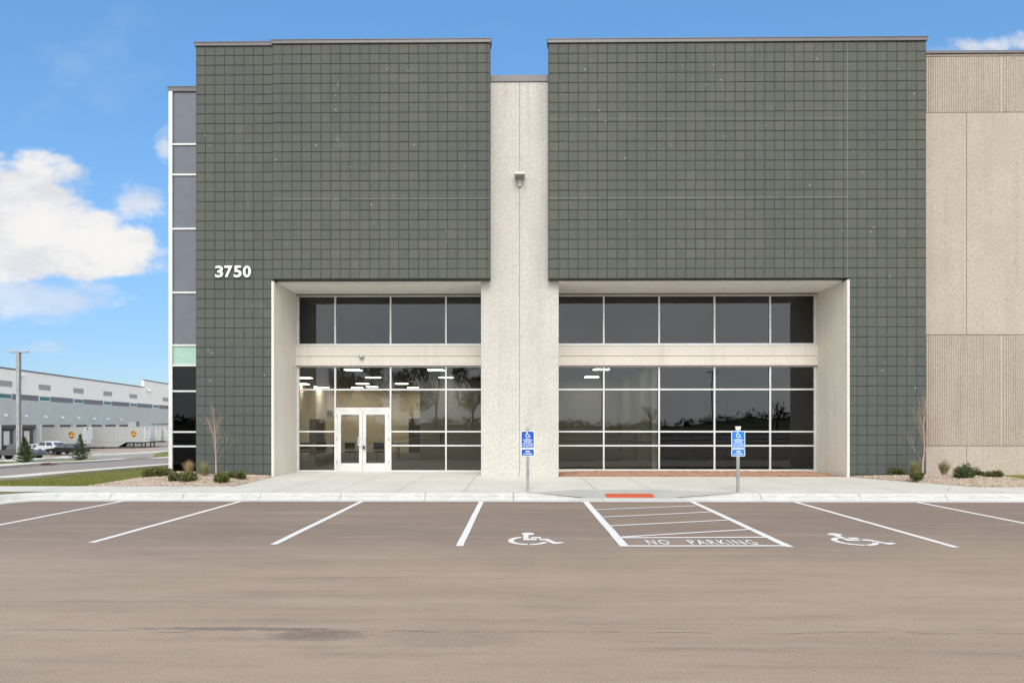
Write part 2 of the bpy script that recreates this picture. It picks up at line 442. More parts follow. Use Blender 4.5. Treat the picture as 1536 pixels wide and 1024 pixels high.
zB = PZ(418, YF)                       # bottom of the upper tiled panels
zTL = PZ(70, YF, 294)+.0; zTR = PZ(65.5, YF)
print('tile x', xL, xLi, xP0, xP1, xRi, xR, 'z', zB, zTL, zTR)
def panel(name, x0, x1, z0, z1, y, ox, oz, back, holes=None):
    mb = MB(); mb.mats = [M['joint'], M['tile']]
    mb.box(x0, x1, y+.010, back, z0, z1, M['joint'])
    if holes:
        for h in holes: tiles(mb, *h, y, ox, oz)
    else: tiles(mb, x0, x1, z0, z1, y, ox, oz)
    # tiled returns: thin slabs keep the side faces tile coloured
    mb.box(x0-.003, x0+.004, y+.006, back, z0, z1, M['tile']); mb.box(x1-.004, x1+.003, y+.006, back, z0, z1, M['tile'])
    return opart(mb, 'tiled_panel', fixn=True)
panel('a', xL, xLi, -.05, zTL, YF, xLi, zB, YW+.3)
panel('b', xLi+.012, xP0, zB, zTR-.0, YU, xLi, zB, YP-.004)
panel('c', xP1, xRi, zB, zTR, YF, xP1, zB, YP-.004)
panel('d', xRi+.012, xR, -.05, zTR, YF, xRi, zB, YW+.3)
sealer = MB()
sealer.box(xLi-.006, xLi+.013, YF-.001, YF+.1, zB, zTL, M['sealant'])
sealer.box(xRi-.004, xRi+.014, YF-.004, YF+.1, zB+.02, zTR, M['sealant'])
sealer.box(xLi+.02, xP0-.01, YU-.0065, YU+.05, PZ(297.6, YU)-.007, PZ(297.6, YU)+.007, M['sealant'])
sealer.box(xP1+.01, xRi-.01, YF-.0065, YF+.05, PZ(297.6, YF)-.008, PZ(297.6, YF)+.008, M['sealant'])
sealer.box(xP1+.01, xRi-.01, YF-.0065, YF+.05, PZ(179.5, YF)-.005, PZ(179.5, YF)+.005, M['sealant'])
opart(sealer, 'sealant_joint')
# ---- upper walls behind the tiled panels, above the recesses
mb = MB()
mb.box(xLi-.2, xP0-.05, YP+.002, YW+.3, zB-.02+.05, 12.35)
mb.box(xP1+.05, xRi+.2, YP+.002, YW+.3, zB+.03, 12.35)
opart(mb, 'backing_wall', M['int_dark'])
# ---- pale pillar
xp0 = PX(721.5, YP); xp1 = PX(838, YP); zPT = PZ(123, YP)
mb = MB(); xm = PX(779.5, YP)
mb.box(xp0, xm-.006, YP, YW+.25, 0, zPT); mb.box(xm+.006, xp1, YP, YW+.25, 0, zPT)
mb2 = MB(); mb2.box(xm-.006, xm+.006, YP+.012, YP+.3, 0, zPT)
pil = opart(mb, 'pillar', M['pale'], bevel=.008)
opart(mb2, 'pillar_joint', M['sealdark'])
mb = MB(); mb.box(PX(735, YP)-.25, PX(823, YP)+.25, YP-.035, YP+.5, zPT, PZ(113.5, YP)); opart(mb, 'coping', M['coping'])
# ---- copings
def coping(x0, x1, y, z, h, back=None):
    mb = MB(); mb.box(x0-.03, x1+.03, y-.045, (back or y+.30), z, z+h); mb.box(x0-.045, x1+.045, y-.06, (back or y+.30)+.01, z+h, z+h+.02)
    opart(mb, 'coping', M['coping'])
coping(xL, xLi-.01, YF, zTL, .10)
coping(xLi, xP0, YU, zTR, .10, YF+.30)
coping(xP1, xR, YF, zTR, .10)
# ---- pale reveals of the recesses
zS = PZ(421, YF)                       # soffit level
def reveal(x_out, x_in, sgn):
    mb = MB()
    # slab whose front edge shows as a thin pale strip
    poly = [(x_out-sgn*.0, YF-.012), (x_out+sgn*.075, YF-.012), (x_in+sgn*.01, YW+.2), (x_in-sgn*.3, YW+.2), (x_out-sgn*.0, YF+.3)]
    mb.prism(poly, 0, zS+.0, 'z')
    opart(mb, 'reveal_wall', M['reveal'], bevel=.006)
xro = PX(407.5, YF); xri = PX(445, YW)
# left: outer strip 407.5-411, wall runs straight back
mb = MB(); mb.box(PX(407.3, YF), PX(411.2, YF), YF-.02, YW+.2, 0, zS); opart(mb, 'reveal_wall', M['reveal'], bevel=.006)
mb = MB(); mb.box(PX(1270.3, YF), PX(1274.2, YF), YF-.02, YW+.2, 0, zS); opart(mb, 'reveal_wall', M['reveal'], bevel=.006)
xwL = PX(411.2, YF); xwR = PX(1270.3, YF)
# ---- soffits
for (a, b) in ((xwL, xp0), (xp1, xwR)):
    mb = MB(); mb.box(a-.02, b+.02, YP+.004, YW+.2, zS, zS+.06)
    so = opart(mb, 'soffit', M['soffit'])
    seams = [PX(q, YW) for q in ((503, 586, 668) if a < 0 else (905, 988, 1071, 1154))]
    for x in seams: mb = MB(); mb.box(x-.008, x+.008, YP+.03, YW-.07, zS-.002, zS-.0005); opart(mb, 'soffit_seam', M['lens'])
    mb = MB(); mb.box(a, b, YW-.10, YW-.06, zS-.035, zS-.003); opart(mb, 'soffit_trim', M['sealdark'])
# ---- spandrels between the storeys
zs1 = PZ(518, YW-.1); zs0 = PZ(548.5, YW-.1); zsm = PZ(534, YW-.1)
for (a, b) in ((xwL+.001, xp0-.001), (xp1+.001, xwR-.001)):
    mb = MB(); mb.box(a, b, YW-.13, YW+.15, zsm+.006, zs1-.012); mb.box(a, b, YW-.115, YW+.15, zs0+.012, zsm-.006)
    mb2 = MB(); mb2.box(a, b, YW-.10, YW+.15, zsm-.006, zsm+.006)
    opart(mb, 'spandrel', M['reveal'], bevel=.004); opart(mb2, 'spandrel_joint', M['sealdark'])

# ---- windows
FW = .052
def window(x0, x1, z0, z1, xs, zs, skip=None, y=YW, fw=FW, sill=True, glass='glass', depth=.12):
    """xs/zs: mullion centres; frame is one mesh, each pane a child"""
    mb = MB(); h = fw/2
    X = [x0]+xs+[x1]; Z = [z0]+zs+[z1]
    # verticals run through, horizontals butt between them
    vs = [(x0, x0+fw)]+[(x-h, x+h) for x in xs]+[(x1-fw, x1)]
    for i, (a, b) in enumerate(vs):
        if skip and skip(i, 'v'):
            za = skip(i, 'v'); mb.box(a, b, y-.03, y+depth-.03, za, z1)
        else: mb.box(a, b, y-.03, y+depth-.03, z0, z1)
    panes = []
    for i in range(len(vs)-1):
        a, b = vs[i][1], vs[i+1][0]
        hs = [(z0, z0+fw)]+[(z-h, z+h) for z in zs]+[(z1-fw, z1)]
        if skip and skip(i, 'bay'): hs = skip(i, 'bay')
        for (c, d) in hs: mb.box(a, b, y-.026, y+depth-.034, c, d)
        for (p, q) in zip(hs, hs[1:]): panes.append((a, b, p[1], q[0]))
    fr = opart(mb, 'window', M['frame'])
    for (a, b, c, d) in panes:
        pm = MB(); pm.box(a-.004, b+.004, y+.02, y+.026, c-.004, d+.004)
        o = pm.build('pane', M[glass]); o.parent = fr
    return fr
zU0 = PZ(517.5, YW); zU1 = zS-.036; zL1 = zs0+.012; zL0 = GZ+.005
ZR = [PZ(584, YW), PZ(647, YW), PZ(668, YW)][::-1]
jamb = .0
LX = [PX(q, YW) for q in (503, 586, 669)]; RX = [PX(q, YW) for q in (905.5, 988.5, 1071.5, 1155)]
window(xwL+.03, xp0-.002, zU0, zU1, LX, [])
window(xp1+.002, xwR-.03, zU0, zU1, RX, [])
zdoor = PZ(612.5, YW)
hs_side = None
def skipL(i, what):
    if what == 'v': return None
    if what == 'bay' and i == 1: return [(zdoor-.035, zdoor+.035), (ZR[2]-FW/2, ZR[2]+FW/2), (zL1-FW, zL1)]
    return None
window(xwL+.03, xp0-.002, zL0, zL1, LX, ZR, skip=skipL)
zR0 = PZ(706.5, YW)+.02
window(xp1+.002, xwR-.03, zR0, zL1, RX, ZR)
# jamb closers beside the window frames
mb = MB(); mb.box(xwL+.002, xwL+.03, YW-.02, YW+.1, 0, zS-.03); opart(mb, 'jamb_trim', M['frame']); mb = MB(); mb.box(xwR-.03, xwR-.002, YW-.02, YW+.1, 0, zS-.03); opart(mb, 'jamb_trim', M['frame'])
# window sills: the wide white flashing under the upper windows
for (a, b) in ((xwL, xp0), (xp1, xwR)):
    mb = MB(); mb.box(a+.005, b-.005, YW-.15, YW-.028, zs1-.010, zs1+.018); opart(mb, 'window_sill', M['frame'])
    mb = MB(); mb.box(a+.005, b-.005, YW-.12, YW-.028, zs0-.012, zs0+.010); opart(mb, 'window_head', M['sealdark'])
mb = MB(); mb.box(xp1+.003, xwR-.003, YW-.06, YW+.2, -.1, zR0-.002); opart(mb, 'window_sill', M['frame'])

# ---- the double door
dx0 = LX[0]+FW/2; dx1 = LX[1]-FW/2; dz1 = zdoor-.037; dz0 = GZ+.02
mb = MB()
mb.box(dx0+.001, dx0+.05, YW-.028, YW+.09, GZ, dz1); mb.box(dx1-.05, dx1-.001, YW-.028, YW+.09, GZ, dz1); mb.box(dx0+.05, dx1-.05, YW-.024, YW+.09, dz1-.04, dz1-.001)
mb.box(dx0+.05, dx1-.05, YW-.02, YW+.10, GZ-.01, GZ+.018)
opart(mb, 'door_frame', M['frame'])
xm = PX(544, YW)
for (a, b, hx, sg) in ((dx0+.054, xm-.006, xm-.07, -1), (xm+.006, dx1-.054, xm+.07, 1)):
    mb = MB(); st = .115
    y0, y1 = YW-.018, YW+.028
    mb.box(a, a+st, y0, y1, dz0, dz1-.045); mb.box(b-st, b, y0, y1, dz0, dz1-.045)
    mb.box(a+st, b-st, y0+.002, y1-.002, dz1-.045-.13, dz1-.045); mb.box(a+st, b-st, y0+.002, y1-.002, dz0, dz0+.28)
    dr = opart(mb, 'door', M['frame'])
    pm = MB(); pm.box(a+st-.004, b-st+.004, YW, YW+.006, dz0+.276, dz1-.17); o = pm.build('pane', M['glass']); o.parent = dr
    hb = MB(); hz = dz0+1.03; hxx = (b-.055) if sg < 0 else (a+.055)
    pts = [Vector((hxx, y0, hz+.12)), Vector((hxx, y0-.06, hz+.12)), Vector((hxx-sg*-0.0, y0-.07, hz)), Vector((hxx, y0-.06, hz-.12)), Vector((hxx, y0, hz-.12))]
    off = .05 if sg < 0 else -.0
    pts[2].x += 0
    loop = [(hxx, y0, hz+.14), (hxx, y0-.055, hz+.14), (hxx-.075 if sg < 0 else hxx+.055, y0-.06, hz+.13), (hxx-.085 if sg < 0 else hxx+.065, y0-.06, hz-.13), (hxx, y0-.055, hz-.14), (hxx, y0, hz-.14)]
    for p, q in zip(loop, loop[1:]): hb.tube(p, q, .013, n=8)
    o = hb.build('handle', M['post_white']); o.parent = dr
    for hh in (.25, 1.05, 1.85):
        hb = MB(); hxq = a-.02 if sg < 0 else b+.02
        hb.tube((hxq, y0-.012, dz0+hh), (hxq, y0-.012, dz0+hh+.12), .012); o = hb.build('hinge', M['galv']); o.parent = dr
    cb = MB(); cx = a+st+.05 if sg < 0 else b-st-.35
    cb.box(cx, cx+.3, YW+.03, YW+.08, dz1-.21, dz1-.15); o = cb.build('door_closer', M['black']); o.parent = dr
# key box hanging on the right handle
kb = empty('key_box', (xm+.06, YW-.09, dz0+.82), 'small black key lock box hanging from the right door handle', 'lock box')
m1 = MB(); m1.box(-.035, .035, -.02, .02, -.06, .05); m1.build('case', M['keybox'], kb, bevel=.008)
m1 = MB(); m1.tube((-.02, 0, .05), (-.02, 0, .10), .005); m1.tube((-.02, 0, .10), (.02, 0, .10), .005); m1.tube((.02, 0, .10), (.02, 0, .05), .005); m1.build('shackle', M['galv'], kb)

# ---- corner curtain wall on the left
cx0 = PX(254, YC); cx1 = xL+.0; cz1 = PZ(138, YC, 270)
mb = MB(); mb.box(cx0, PX(259.5, YC), YC-.05, YC+.12, GZ-.25, cz1)
mb.box(cx0-.002, cx0+.10, YC+.12, YC+.3, GZ-.25, cz1)
cwx0 = PX(259.5, YC); cwx1 = xL-.001
ysm = [217, 262.5, 343.5, 439, 517.8, 548, 586.5, 647.5, 669]
zc = [PZ(q, YC, 275) for q in ysm]; edges = [cz1]+zc+[GZ-.08]
for z in zc: mb.box(cwx0, cwx1, YC-.035, YC+.1, z-.028, z+.028)
mb.box(cwx0, cwx1, YC-.035, YC+.1, GZ-.2, GZ+.0)
mb.box(xL-.03-.001, xL-.001, YC-.03, YC-.0352+.001, GZ, cz1)
cwall = opart(mb, 'curtain_wall', M['post_white'])
for i in range(len(edges)-1):
    top = edges[i]-(.028 if i else 0); bot = edges[i+1]+.028
    pm = MB(); pm.box(cwx0, cwx1, YC+.01, YC+.03, bot, top)
    nm, mm = ('spandrel_panel', 'greypanel') if i < 5 else (('mint_pane', 'mint') if i == 5 else ('pane', 'darkglass'))
    o = pm.build(nm, M[mm]); o.parent = cwall
coping(cx0-.01, xL-.05, YC, cz1, .14, YC+1.0)
# side elevation of the building (seen only from the left)
mb = MB(); mb.box(cx0+.005, cx0+.3, YC+.3, 85, -2.6, cz1-.01); opart(mb, 'side_wall', M['tan'])
mb = MB(); mb.box(cx0+.35, xL-.2, YC+.5, YC+.6, -.2, cz1-.1); opart(mb, 'room_backing', M['int_dark'])
for z0_, z1_ in ((4.5, 6.5),):
    for k in range(5):
        pm = MB(); pm.box(cx0-.02, cx0+.004, YC+2+k*5, YC+5.5+k*5, z0_, z1_); opart(pm, 'side_window', M['darkglass'])

# ---- tan wall on the right
tx0 = xR+.004; tx1 = 38.0; zTT = PZ(81, YT, 1450)
zj = [PZ(q, YT, 1450) for q in (84.5, 169, 502, 668.5)]
jx = [PX(1450, YT), PX(1509, YT)]
def slabs(za, zb, xcuts, m, y=YT, g=.008):
    mb = MB(); xs = [tx0]+xcuts+[tx1]
    for a, b in zip(xs, xs[1:]): mb.box(a+(g if a != tx0 else 0), b-g, y, y+.3, za+g, zb-g)
    return opart(mb, 'concrete_panel', m, bevel=.004)
step = 2*(jx[1]-jx[0])
more = [jx[0]+2.45*k for k in range(1, 9)]
allj = [jx[0]]+[jx[0]+2.46*k for k in range(1, 9)]
slabs(zj[2], zj[1], allj, M['tan']); slabs(-.2, zj[3], allj, M['tan']); slabs(zj[0], zTT, [jx[1]+2.46*k for k in range(0, 8)], M['tan'])
for (za, zb) in ((zj[1], zj[0]), (zj[3], zj[2])):
    slabs(za, zb, [jx[1]+2.46*k for k in range(0, 8)], M['tan'], y=YT+.012)
    mb = MB(); pitch = .072; x = tx0+.05
    smooth_x = [jx[1]+2.46*k for k in range(0, 8)]
    while x < tx1-.1:
        if min(abs(x+pitch/2-s) for s in smooth_x) > .10:
            w = pitch*.55; j = random.uniform(-.0015, .0015)
            a = x+j; zz = za+.02; mb.mesh([(a, YT+.013, zz), (a+w, YT+.013, zz), (a+w*.8, YT-.006, zz), (a+w*.2, YT-.006, zz),
                     (a, YT+.013, zb-.02), (a+w, YT+.013, zb-.02), (a+w*.8, YT-.006, zb-.02), (a+w*.2, YT-.006, zb-.02)],
                    [(0, 1, 2, 3), (4, 7, 6, 5), (0, 3, 7, 4), (3, 2, 6, 7), (2, 1, 5, 6)])
        x += pitch
    for s in smooth_x: mb.box(s-.07, s-.008, YT-.008, YT+.02, za+.02, zb-.02); mb.box(s+.008, s+.07, YT-.008, YT+.02, za+.02, zb-.02)
    opart(mb, 'ribbed_face', M['rib'])
mb = MB(); mb.box(tx0, tx1, YT+.04, YT+.32, -.2, zTT-.01); opart(mb, 'joint_backing', M['sealdark'])
mb = MB(); mb.box(tx0-.0, tx1, YT-.045, YT+.8, zTT, PZ(77, YT, 1450)); opart(mb, 'coping', M['coping'])
# roof and rear
mb = MB(); mb.box(cx0+.3, tx1, YW+.4, 85, 12.2, 12.35); opart(mb, 'roof', M['coping'])
mb = MB(); mb.box(cx0+.3, tx1, 84.8, 85, -2.6, 12.2); mb.box(tx1-.2, tx1, YT+.33, 84.8, -2.6, 12.2); opart(mb, 'rear_wall', M['tan'])

# ---- interior seen through the glass
YB = 38.0; YN = 30.0
xN0 = PX(630, YN); xN1 = PX(985, YW+.3)
zC = zL1+.06
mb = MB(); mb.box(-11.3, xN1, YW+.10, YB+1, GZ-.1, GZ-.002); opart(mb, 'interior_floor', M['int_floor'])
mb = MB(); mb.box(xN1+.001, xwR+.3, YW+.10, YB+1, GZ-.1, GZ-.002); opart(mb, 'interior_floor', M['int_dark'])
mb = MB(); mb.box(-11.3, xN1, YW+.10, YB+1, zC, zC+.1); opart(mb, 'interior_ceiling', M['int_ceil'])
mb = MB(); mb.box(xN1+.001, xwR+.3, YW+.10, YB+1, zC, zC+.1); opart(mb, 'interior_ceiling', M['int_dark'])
bx0 = PX(600, YB)
mb = MB(); mb.box(-11.3, xN0, YB, YB+.1, GZ-.002, zC); mb.box(-11.3, -11.2, YW+.3, YB, GZ-.002, zC); opart(mb, 'interior_wall', M['int_beige'])
mb = MB(); mb.box(xN0, xN1, YN, YN+.12, GZ-.002, zC); mb.box(xN0, xN0+.12, YN+.12, YB, GZ-.002, zC)
opart(mb, 'interior_wall', M['int_grey'])
mb = MB(); mb.box(xN1-.15, xN1, YW+.36, YN-.001, GZ-.002, zC); opart(mb, 'interior_wall', M['int_grey'])
mb = MB(); mb.box(xN1-.16, xN1+.01, YW+.3, YW+.359, GZ-.002, zC); opart(mb, 'wall_end_trim', M['wh_light'])
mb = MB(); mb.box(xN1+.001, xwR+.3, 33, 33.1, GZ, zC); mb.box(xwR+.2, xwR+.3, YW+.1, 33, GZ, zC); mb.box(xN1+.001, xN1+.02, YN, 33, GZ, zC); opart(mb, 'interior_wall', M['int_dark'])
# upper storey: empty dark volume
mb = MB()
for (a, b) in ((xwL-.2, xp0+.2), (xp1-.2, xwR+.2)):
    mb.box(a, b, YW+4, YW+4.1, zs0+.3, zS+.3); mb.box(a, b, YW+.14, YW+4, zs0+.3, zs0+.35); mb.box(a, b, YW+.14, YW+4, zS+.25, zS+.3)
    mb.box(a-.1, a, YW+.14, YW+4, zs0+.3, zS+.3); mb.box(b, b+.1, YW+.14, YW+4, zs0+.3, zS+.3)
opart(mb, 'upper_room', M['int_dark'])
# interior doors
mb = MB(); mb.box(-11.198, -11.16, 34.9, 37.5, GZ, 2.05); opart(mb, 'interior_door', M['int_door'])
for (p0, p1) in ((615, 633),):
    a, b = PX(p0, YB), min(PX(p1, YB), xN0-.02); z1_ = PZ(629, YB)
    mb = MB(); mb.box(a, b, YB-.04, YB-.003, GZ, z1_); d = opart(mb, 'interior_door', M['int_door'])
    m2 = MB(); m2.box(a-.06, a-.001, YB-.06, YB-.003, GZ, z1_+.06); m2.box(b+.001, b+.06, YB-.06, YB-.003, GZ, z1_+.06); m2.box(a, b, YB-.06, YB-.003, z1_+.001, z1_+.06)
    o = m2.build('door_frame', M['int_dark']); o.parent = d
mb = MB(); mb.box(PX(660, YN), PX(664, YN), YN-.05, YN-.002, PZ(664, YN), PZ(649, YN)); opart(mb, 'wall_cabinet', M['int_door'])

# ceiling lamps
CL = [((529.8, 554.9), 'front row, left of the double door mullion'), ((560, 566), ''), ((544, 575.3), ''), ((558, 580), ''), ((536, 583.8), ''), ((457, 566.6), ''), ((454, 575.8), ''), ((466.8, 580), ''), ((484, 584), ''),
      ((654, 554.9), ''), ((669, 566), ''), ((602.8, 575.3), ''), ((619.7, 582.6), ''), ((902, 553.9), ''), ((887.5, 565.3), '')]
CLL = ['lit rectangular ceiling lamp highest above the double door', 'lit ceiling lamp second highest above the double door, to its right half', 'lit ceiling lamp third from the top above the double door',
       'right one of the two lowest lit ceiling lamps above the double door', 'left one of the two lowest lit ceiling lamps above the double door', 'highest lit ceiling lamp in the narrow leftmost window bay',
       'short lit ceiling lamp cut by the left edge of the leftmost window bay', 'left one of the two lowest ceiling lamps in the leftmost window bay', 'low lit ceiling lamp in the leftmost bay right beside the mullion',
       'highest lit ceiling lamp right of the double door', 'lit ceiling lamp crossed by a mullion right of the double door', 'lit ceiling lamp just right of the mullion beside the door transom', 'lowest lit ceiling lamp in the bay right of the door',
       'lit ceiling lamp crossed by the first mullion right of the pale pillar', 'lit ceiling lamp in the first bay right of the pale pillar']
proto = None
for ((px, py), _), lab in zip(CL, CLL):
    d = ray(px, py); t = (zC-.02-CAMZ)/d.z; t = min(t, (29.2 if px > 640 else 36.6)/d.y); p = Vector((d.x*t, d.y*t, zC-.02))
    if proto is None:
        proto = empty('ceiling_lamp', p); m1 = MB(); m1.box(-.31, .31, -.25, .25, -.0, .018); m1.build('housing', M['frame'], proto)
        m1 = MB(); m1.box(-.29, .29, -.23, .23, -.006, -.001); m1.build('diffuser', M['lamp_on'], proto); o = proto
    else: o = copy_tree(proto)
    o.location = p; tag(o, lab, 'ceiling lamp', 'lit ceiling lamps inside the building')
ex = empty('exit_sign', at(473, 590, 37), 'small glowing red exit sign on the lobby ceiling in the leftmost bay', 'exit sign')
m1 = MB(); m1.box(-.17, .17, -.02, .02, -.1, .1); m1.build('case', M['int_dark'], ex)
m1 = MB(); text_into(m1, 'EXIT', 0, -.021, 0, .28, .13, .004, .02); m1.build('lettering', M['exit_on'], ex, fixn=False)
m1 = MB(); m1.tube((0, 0, .1), (0, 0, zC-at(473, 590, 37).z), .012); m1.build('stem', M['int_dark'], ex)
wb = empty('wall_speaker', at(495, 619.5, YB-.05), 'small black box on the beige lobby wall beside the brown door', 'wall box'); m1 = MB(); m1.box(-.13, .13, -.1, .045, -.16, .16); m1.build('case', M['int_dark'], wb, bevel=.01)
m1 = MB(); m1.box(-.1, .1, -.11, -.101, -.13, .1); m1.build('grille', M['black'], wb)
# lobby table and chairs
tb = empty('folding_table', (PX(550, 31), 31, GZ), 'long grey table standing in the lobby behind the double door', 'table')
m1 = MB(); m1.box(-1.7, 1.7, -.35, .35, .74, .78); m1.build('table_top', M['louvre'], tb, bevel=.006)
for sx in (-1.5, 1.5):
    for sy in (-.28, .28):
        m1 = MB(); m1.tube((sx, sy, 0), (sx, sy, .74), .02); m1.build('leg', M['int_dark'], tb)
ch0 = None
for k, (px, lab) in enumerate(((458, 'dark lobby chair behind the leftmost ground floor bay, left one'), (482, 'dark lobby chair behind the leftmost ground floor bay, nearest the door'), (528, 'dark lobby chair seen through the left door leaf'), (570, 'dark lobby chair seen through the right door leaf'))):
    if ch0 is None:
        ch0 = empty('lobby_chair'); m1 = MB(); m1.box(-.24, .24, -.24, .24, .42, .48); m1.build('seat', M['int_dark'], ch0, bevel=.02)
        m1 = MB(); m1.box(-.23, .23, .2, .25, .55, .85); m1.build('backrest', M['int_dark'], ch0, bevel=.02)
        for sx in (-.21, .21):
            for sy in (-.21, .23):
                m1 = MB(); m1.tube((sx, sy, 0), (sx, sy, .42 if sy < 0 else .6), .014); m1.build('leg', M['galv'], ch0)
        o = ch0
    else: o = copy_tree(ch0)
    o.location = (PX(px, 28.5), 28.5, GZ); o.rotation_euler = (0, 0, R(180+random.uniform(-15, 15))); tag(o, lab, 'chair', 'chairs in the lobby')

# ------------------------------------------------------------------ things fixed to the facade
hn = empty('house_number', at(350, 407.5, YF-.03), 'white metal house number 3750 on the dark tiled wall', 'house number')
wd = (PX(377, YF)-PX(323, YF))/4
for k, ch in enumerate('3750'):
    m1 = MB(); text_into(m1, ch, (k-1.5)*(wd+.008), 0, 0, wd*.86, .365, .03, .022); m1.build('digit', M['white_letter'], hn, fixn=False)
wl = empty('wall_light', at(779.5, 271, YP), 'grey metal box floodlight on a short arm high on the pale pillar', 'wall light')
m1 = MB(); m1.box(-.055, .055, -.06, -.001, -.20, .04); m1.build('bracket', M['lamp_grey'], wl, bevel=.008)
m1 = MB(); mx = Matrix.Translation((0, -.20, .09)) @ Matrix.Rotation(R(-8), 4, 'X')
m1.box(-.165, .165, -.16, .16, -.045, .05, mx=mx); m1.tube((0, -.05, 0), (0, -.12, .07), .03); hd = m1.build('lamp_head', M['lamp_grey'], wl, bevel=.012)
m1 = MB(); m1.box(-.135, .135, -.13, .10, -.050, -.046, mx=mx); m1.build('lens', M['galv'], hd)
sc_ = empty('security_camera', at(543, 535, YW-.13), 'small grey dome camera on the pale band above the double door', 'camera')
m1 = MB(); m1.box(-.07, .07, -.03, -.001, -.05, .05); m1.build('mount', M['lamp_grey'], sc_, bevel=.01)
m1 = MB()
for k in range(5):
    a0, a1 = k*18, (k+1)*18
    m1.tube((0, -.07, -.01-.07*math.sin(R(a0))), (0, -.07, -.01-.07*math.sin(R(a1))), .085*math.cos(R(a0)), max(.002, .085*math.cos(R(a1))), n=16, cap=False)
m1.tube((0, -.07, -.01), (0, -.07, .03), .09, .075, 16); m1.build('dome', M['galv'], sc_, smooth=False)
SL = [(487, 'first from the left in the entrance soffit'), (580, 'over the double door in the entrance soffit'), (675, 'nearest the pillar in the entrance soffit'), (881, 'nearest the pillar in the right recess soffit'),
      (973, 'second right of the pillar in the right recess soffit'), (1086, 'third right of the pillar in the right recess soffit'), (1192, 'rightmost in the right recess soffit')]
pr = None
for px, lab in SL:
    y = 21.6
    if pr is None:
        pr = empty('soffit_light'); m1 = MB(); m1.tube((0, 0, -.012), (0, 0, 0), .12, .125, 20); m1.build('trim_ring', M['lens'], pr)
        m1 = MB(); m1.tube((0, 0, -.014), (0, 0, -.012), .085, .085, 20); m1.build('lens', M['white_letter'], pr); o = pr
    else: o = copy_tree(pr)
    o.location = (PX(px, y), y, zS-.001); tag(o, 'round white recessed soffit light, '+lab, 'soffit light', 'recessed soffit lights')

# ------------------------------------------------------------------ ground
rowsY = [15.0, 15.6, 17, 18, 20, 22, 26, 30, 35, 40, 45, 50, 55, 60, 65, 70, 75, 80, 86, 93, 110, 140, 200, 400, 900]
def interp(pts):
    pts = sorted(pts)
    def f(y):
        if y <= pts[0][0]: (a, xa), (b, xb) = pts[0], pts[1]
        elif y >= pts[-1][0]: (a, xa), (b, xb) = pts[-2], pts[-1]
        else:
            for (a, xa), (b, xb) in zip(pts, pts[1:]):
                if a <= y <= b: break
        return xa+(xb-xa)*(y-a)/(b-a)
    return f
def strip(name, m, fl, fr, y0, y1, off=0.0, extra=(), nx=1, kind='structure', solid=0):
    rows = sorted(set([y0, y1]+[r for r in rowsY if y0 < r < y1]+[r for r in extra if y0 < r < y1]))
    mb = MB()
    P = []
    for y in rows:
        a, b = fl(y), fr(y); P.append([(a+(b-a)*k/nx, y, zt(y)+off) for k in range(nx+1)])
    n = nx+1
    mb.mesh([p for r in P for p in r], [(i*n+k, i*n+k+1, (i+1)*n+k+1, (i+1)*n+k) for i in range(len(P)-1) for k in range(nx)])
    if solid:
        for side in (0, -1):
            for r0, r1 in zip(P, P[1:]):
                a, b = r0[side], r1[side]; mb.face([a, b, (b[0], b[1], b[2]-solid), (a[0], a[1], a[2]-solid)])
    o = mb.build(name, m, fixn=False); tag(o, kind=kind); return o
# base terrain: rises to the walk level beside the lot, falls away to the left rear; never above the lot
mb = MB()
ys = [-600, -200, -60, 0, 12, 18.0]; 
zz = lambda y: -.10
for a, b in zip(ys, ys[1:]):
    mb.face([(-900, a, zz(a)), (900, a, zz(a)), (900, b, zz(b)), (-900, b, zz(b))])
gz_ = lambda y: -.10 if y <= 18 else min(-.10, zt(y)-.03)
gr_ = [r for r in rowsY if r >= 18]
for a, b in zip(gr_, gr_[1:]):
    mb.face([(-900, a, gz_(a)), (900, a, gz_(a)), (900, b, gz_(b)), (-900, b, gz_(b))])
struct('ground', mb, M['field'], fixn=False)
mb = MB(); mb.face([(-11.5, -60, 0), (70, -60, 0), (70, 15.12, 0), (-11.5, 15.12, 0)]); struct('parking_lot', mb, M['asphalt'], fixn=False)
A = [gp(0, 721.5), gp(125, 710.5), gp(251, 699.6)]; fA = interp([(p.y, p.x) for p in A])
Bp = [gp(0, 700), gp(140, 692), gp(251, 686.5)]; fB = interp([(p.y, p.x) for p in Bp])
Cp = [gp(0, 693), gp(100, 684.5), gp(251, 677)]; fC = interp([(p.y, p.x) for p in Cp])
print('A', A, 'B', Bp, 'C', Cp)
mb = MB(); mb.face([(-60, -200, -.012), (fA(15), -200, -.012), (fA(15), 15.05, -.012), (-60, 15.05, -.012)]); struct('access_road', mb, M['road'], fixn=False)
strip('road', M['road'], fB, fA, 15.05, 140, -.015)
# lawn between walk and road
strip('lawn', M['grass'], fA, lambda y: cx0+.3 if y > 21.9 else 0.0, 17.1, 90, -.004, extra=(21.8, 21.95))
strip('kerb', M['kerbm_bg'], lambda y: fA(y)-1.0, fA, 15.6, 120, .11, solid=.13)
strip('kerb', M['kerbm_bg'], lambda y: fB(y)-.5, lambda y: fB(y)+1.0, 15.6, 120, .12, solid=.15)
strip('verge', M['grass'], lambda y: fB(y)-3.2, lambda y: fB(y)-.35, 30, 75, .11, solid=.14)
strip('path', M['path'], lambda y: min(fC(y)+.5, fB(y)-3), lambda y: fB(y)-.35, 30, 110, .0)
strip('verge', M['grass'], lambda y: fB(y)-min(5, max(.5, (y-72)*.28)), lambda y: fB(y)-.35, 71, 110, .115, solid=.14)
strip('kerb', M['kerbm_bg'], lambda y: fC(y)-.1, lambda y: fC(y)+2.0, 44, 120, .14, solid=.18)
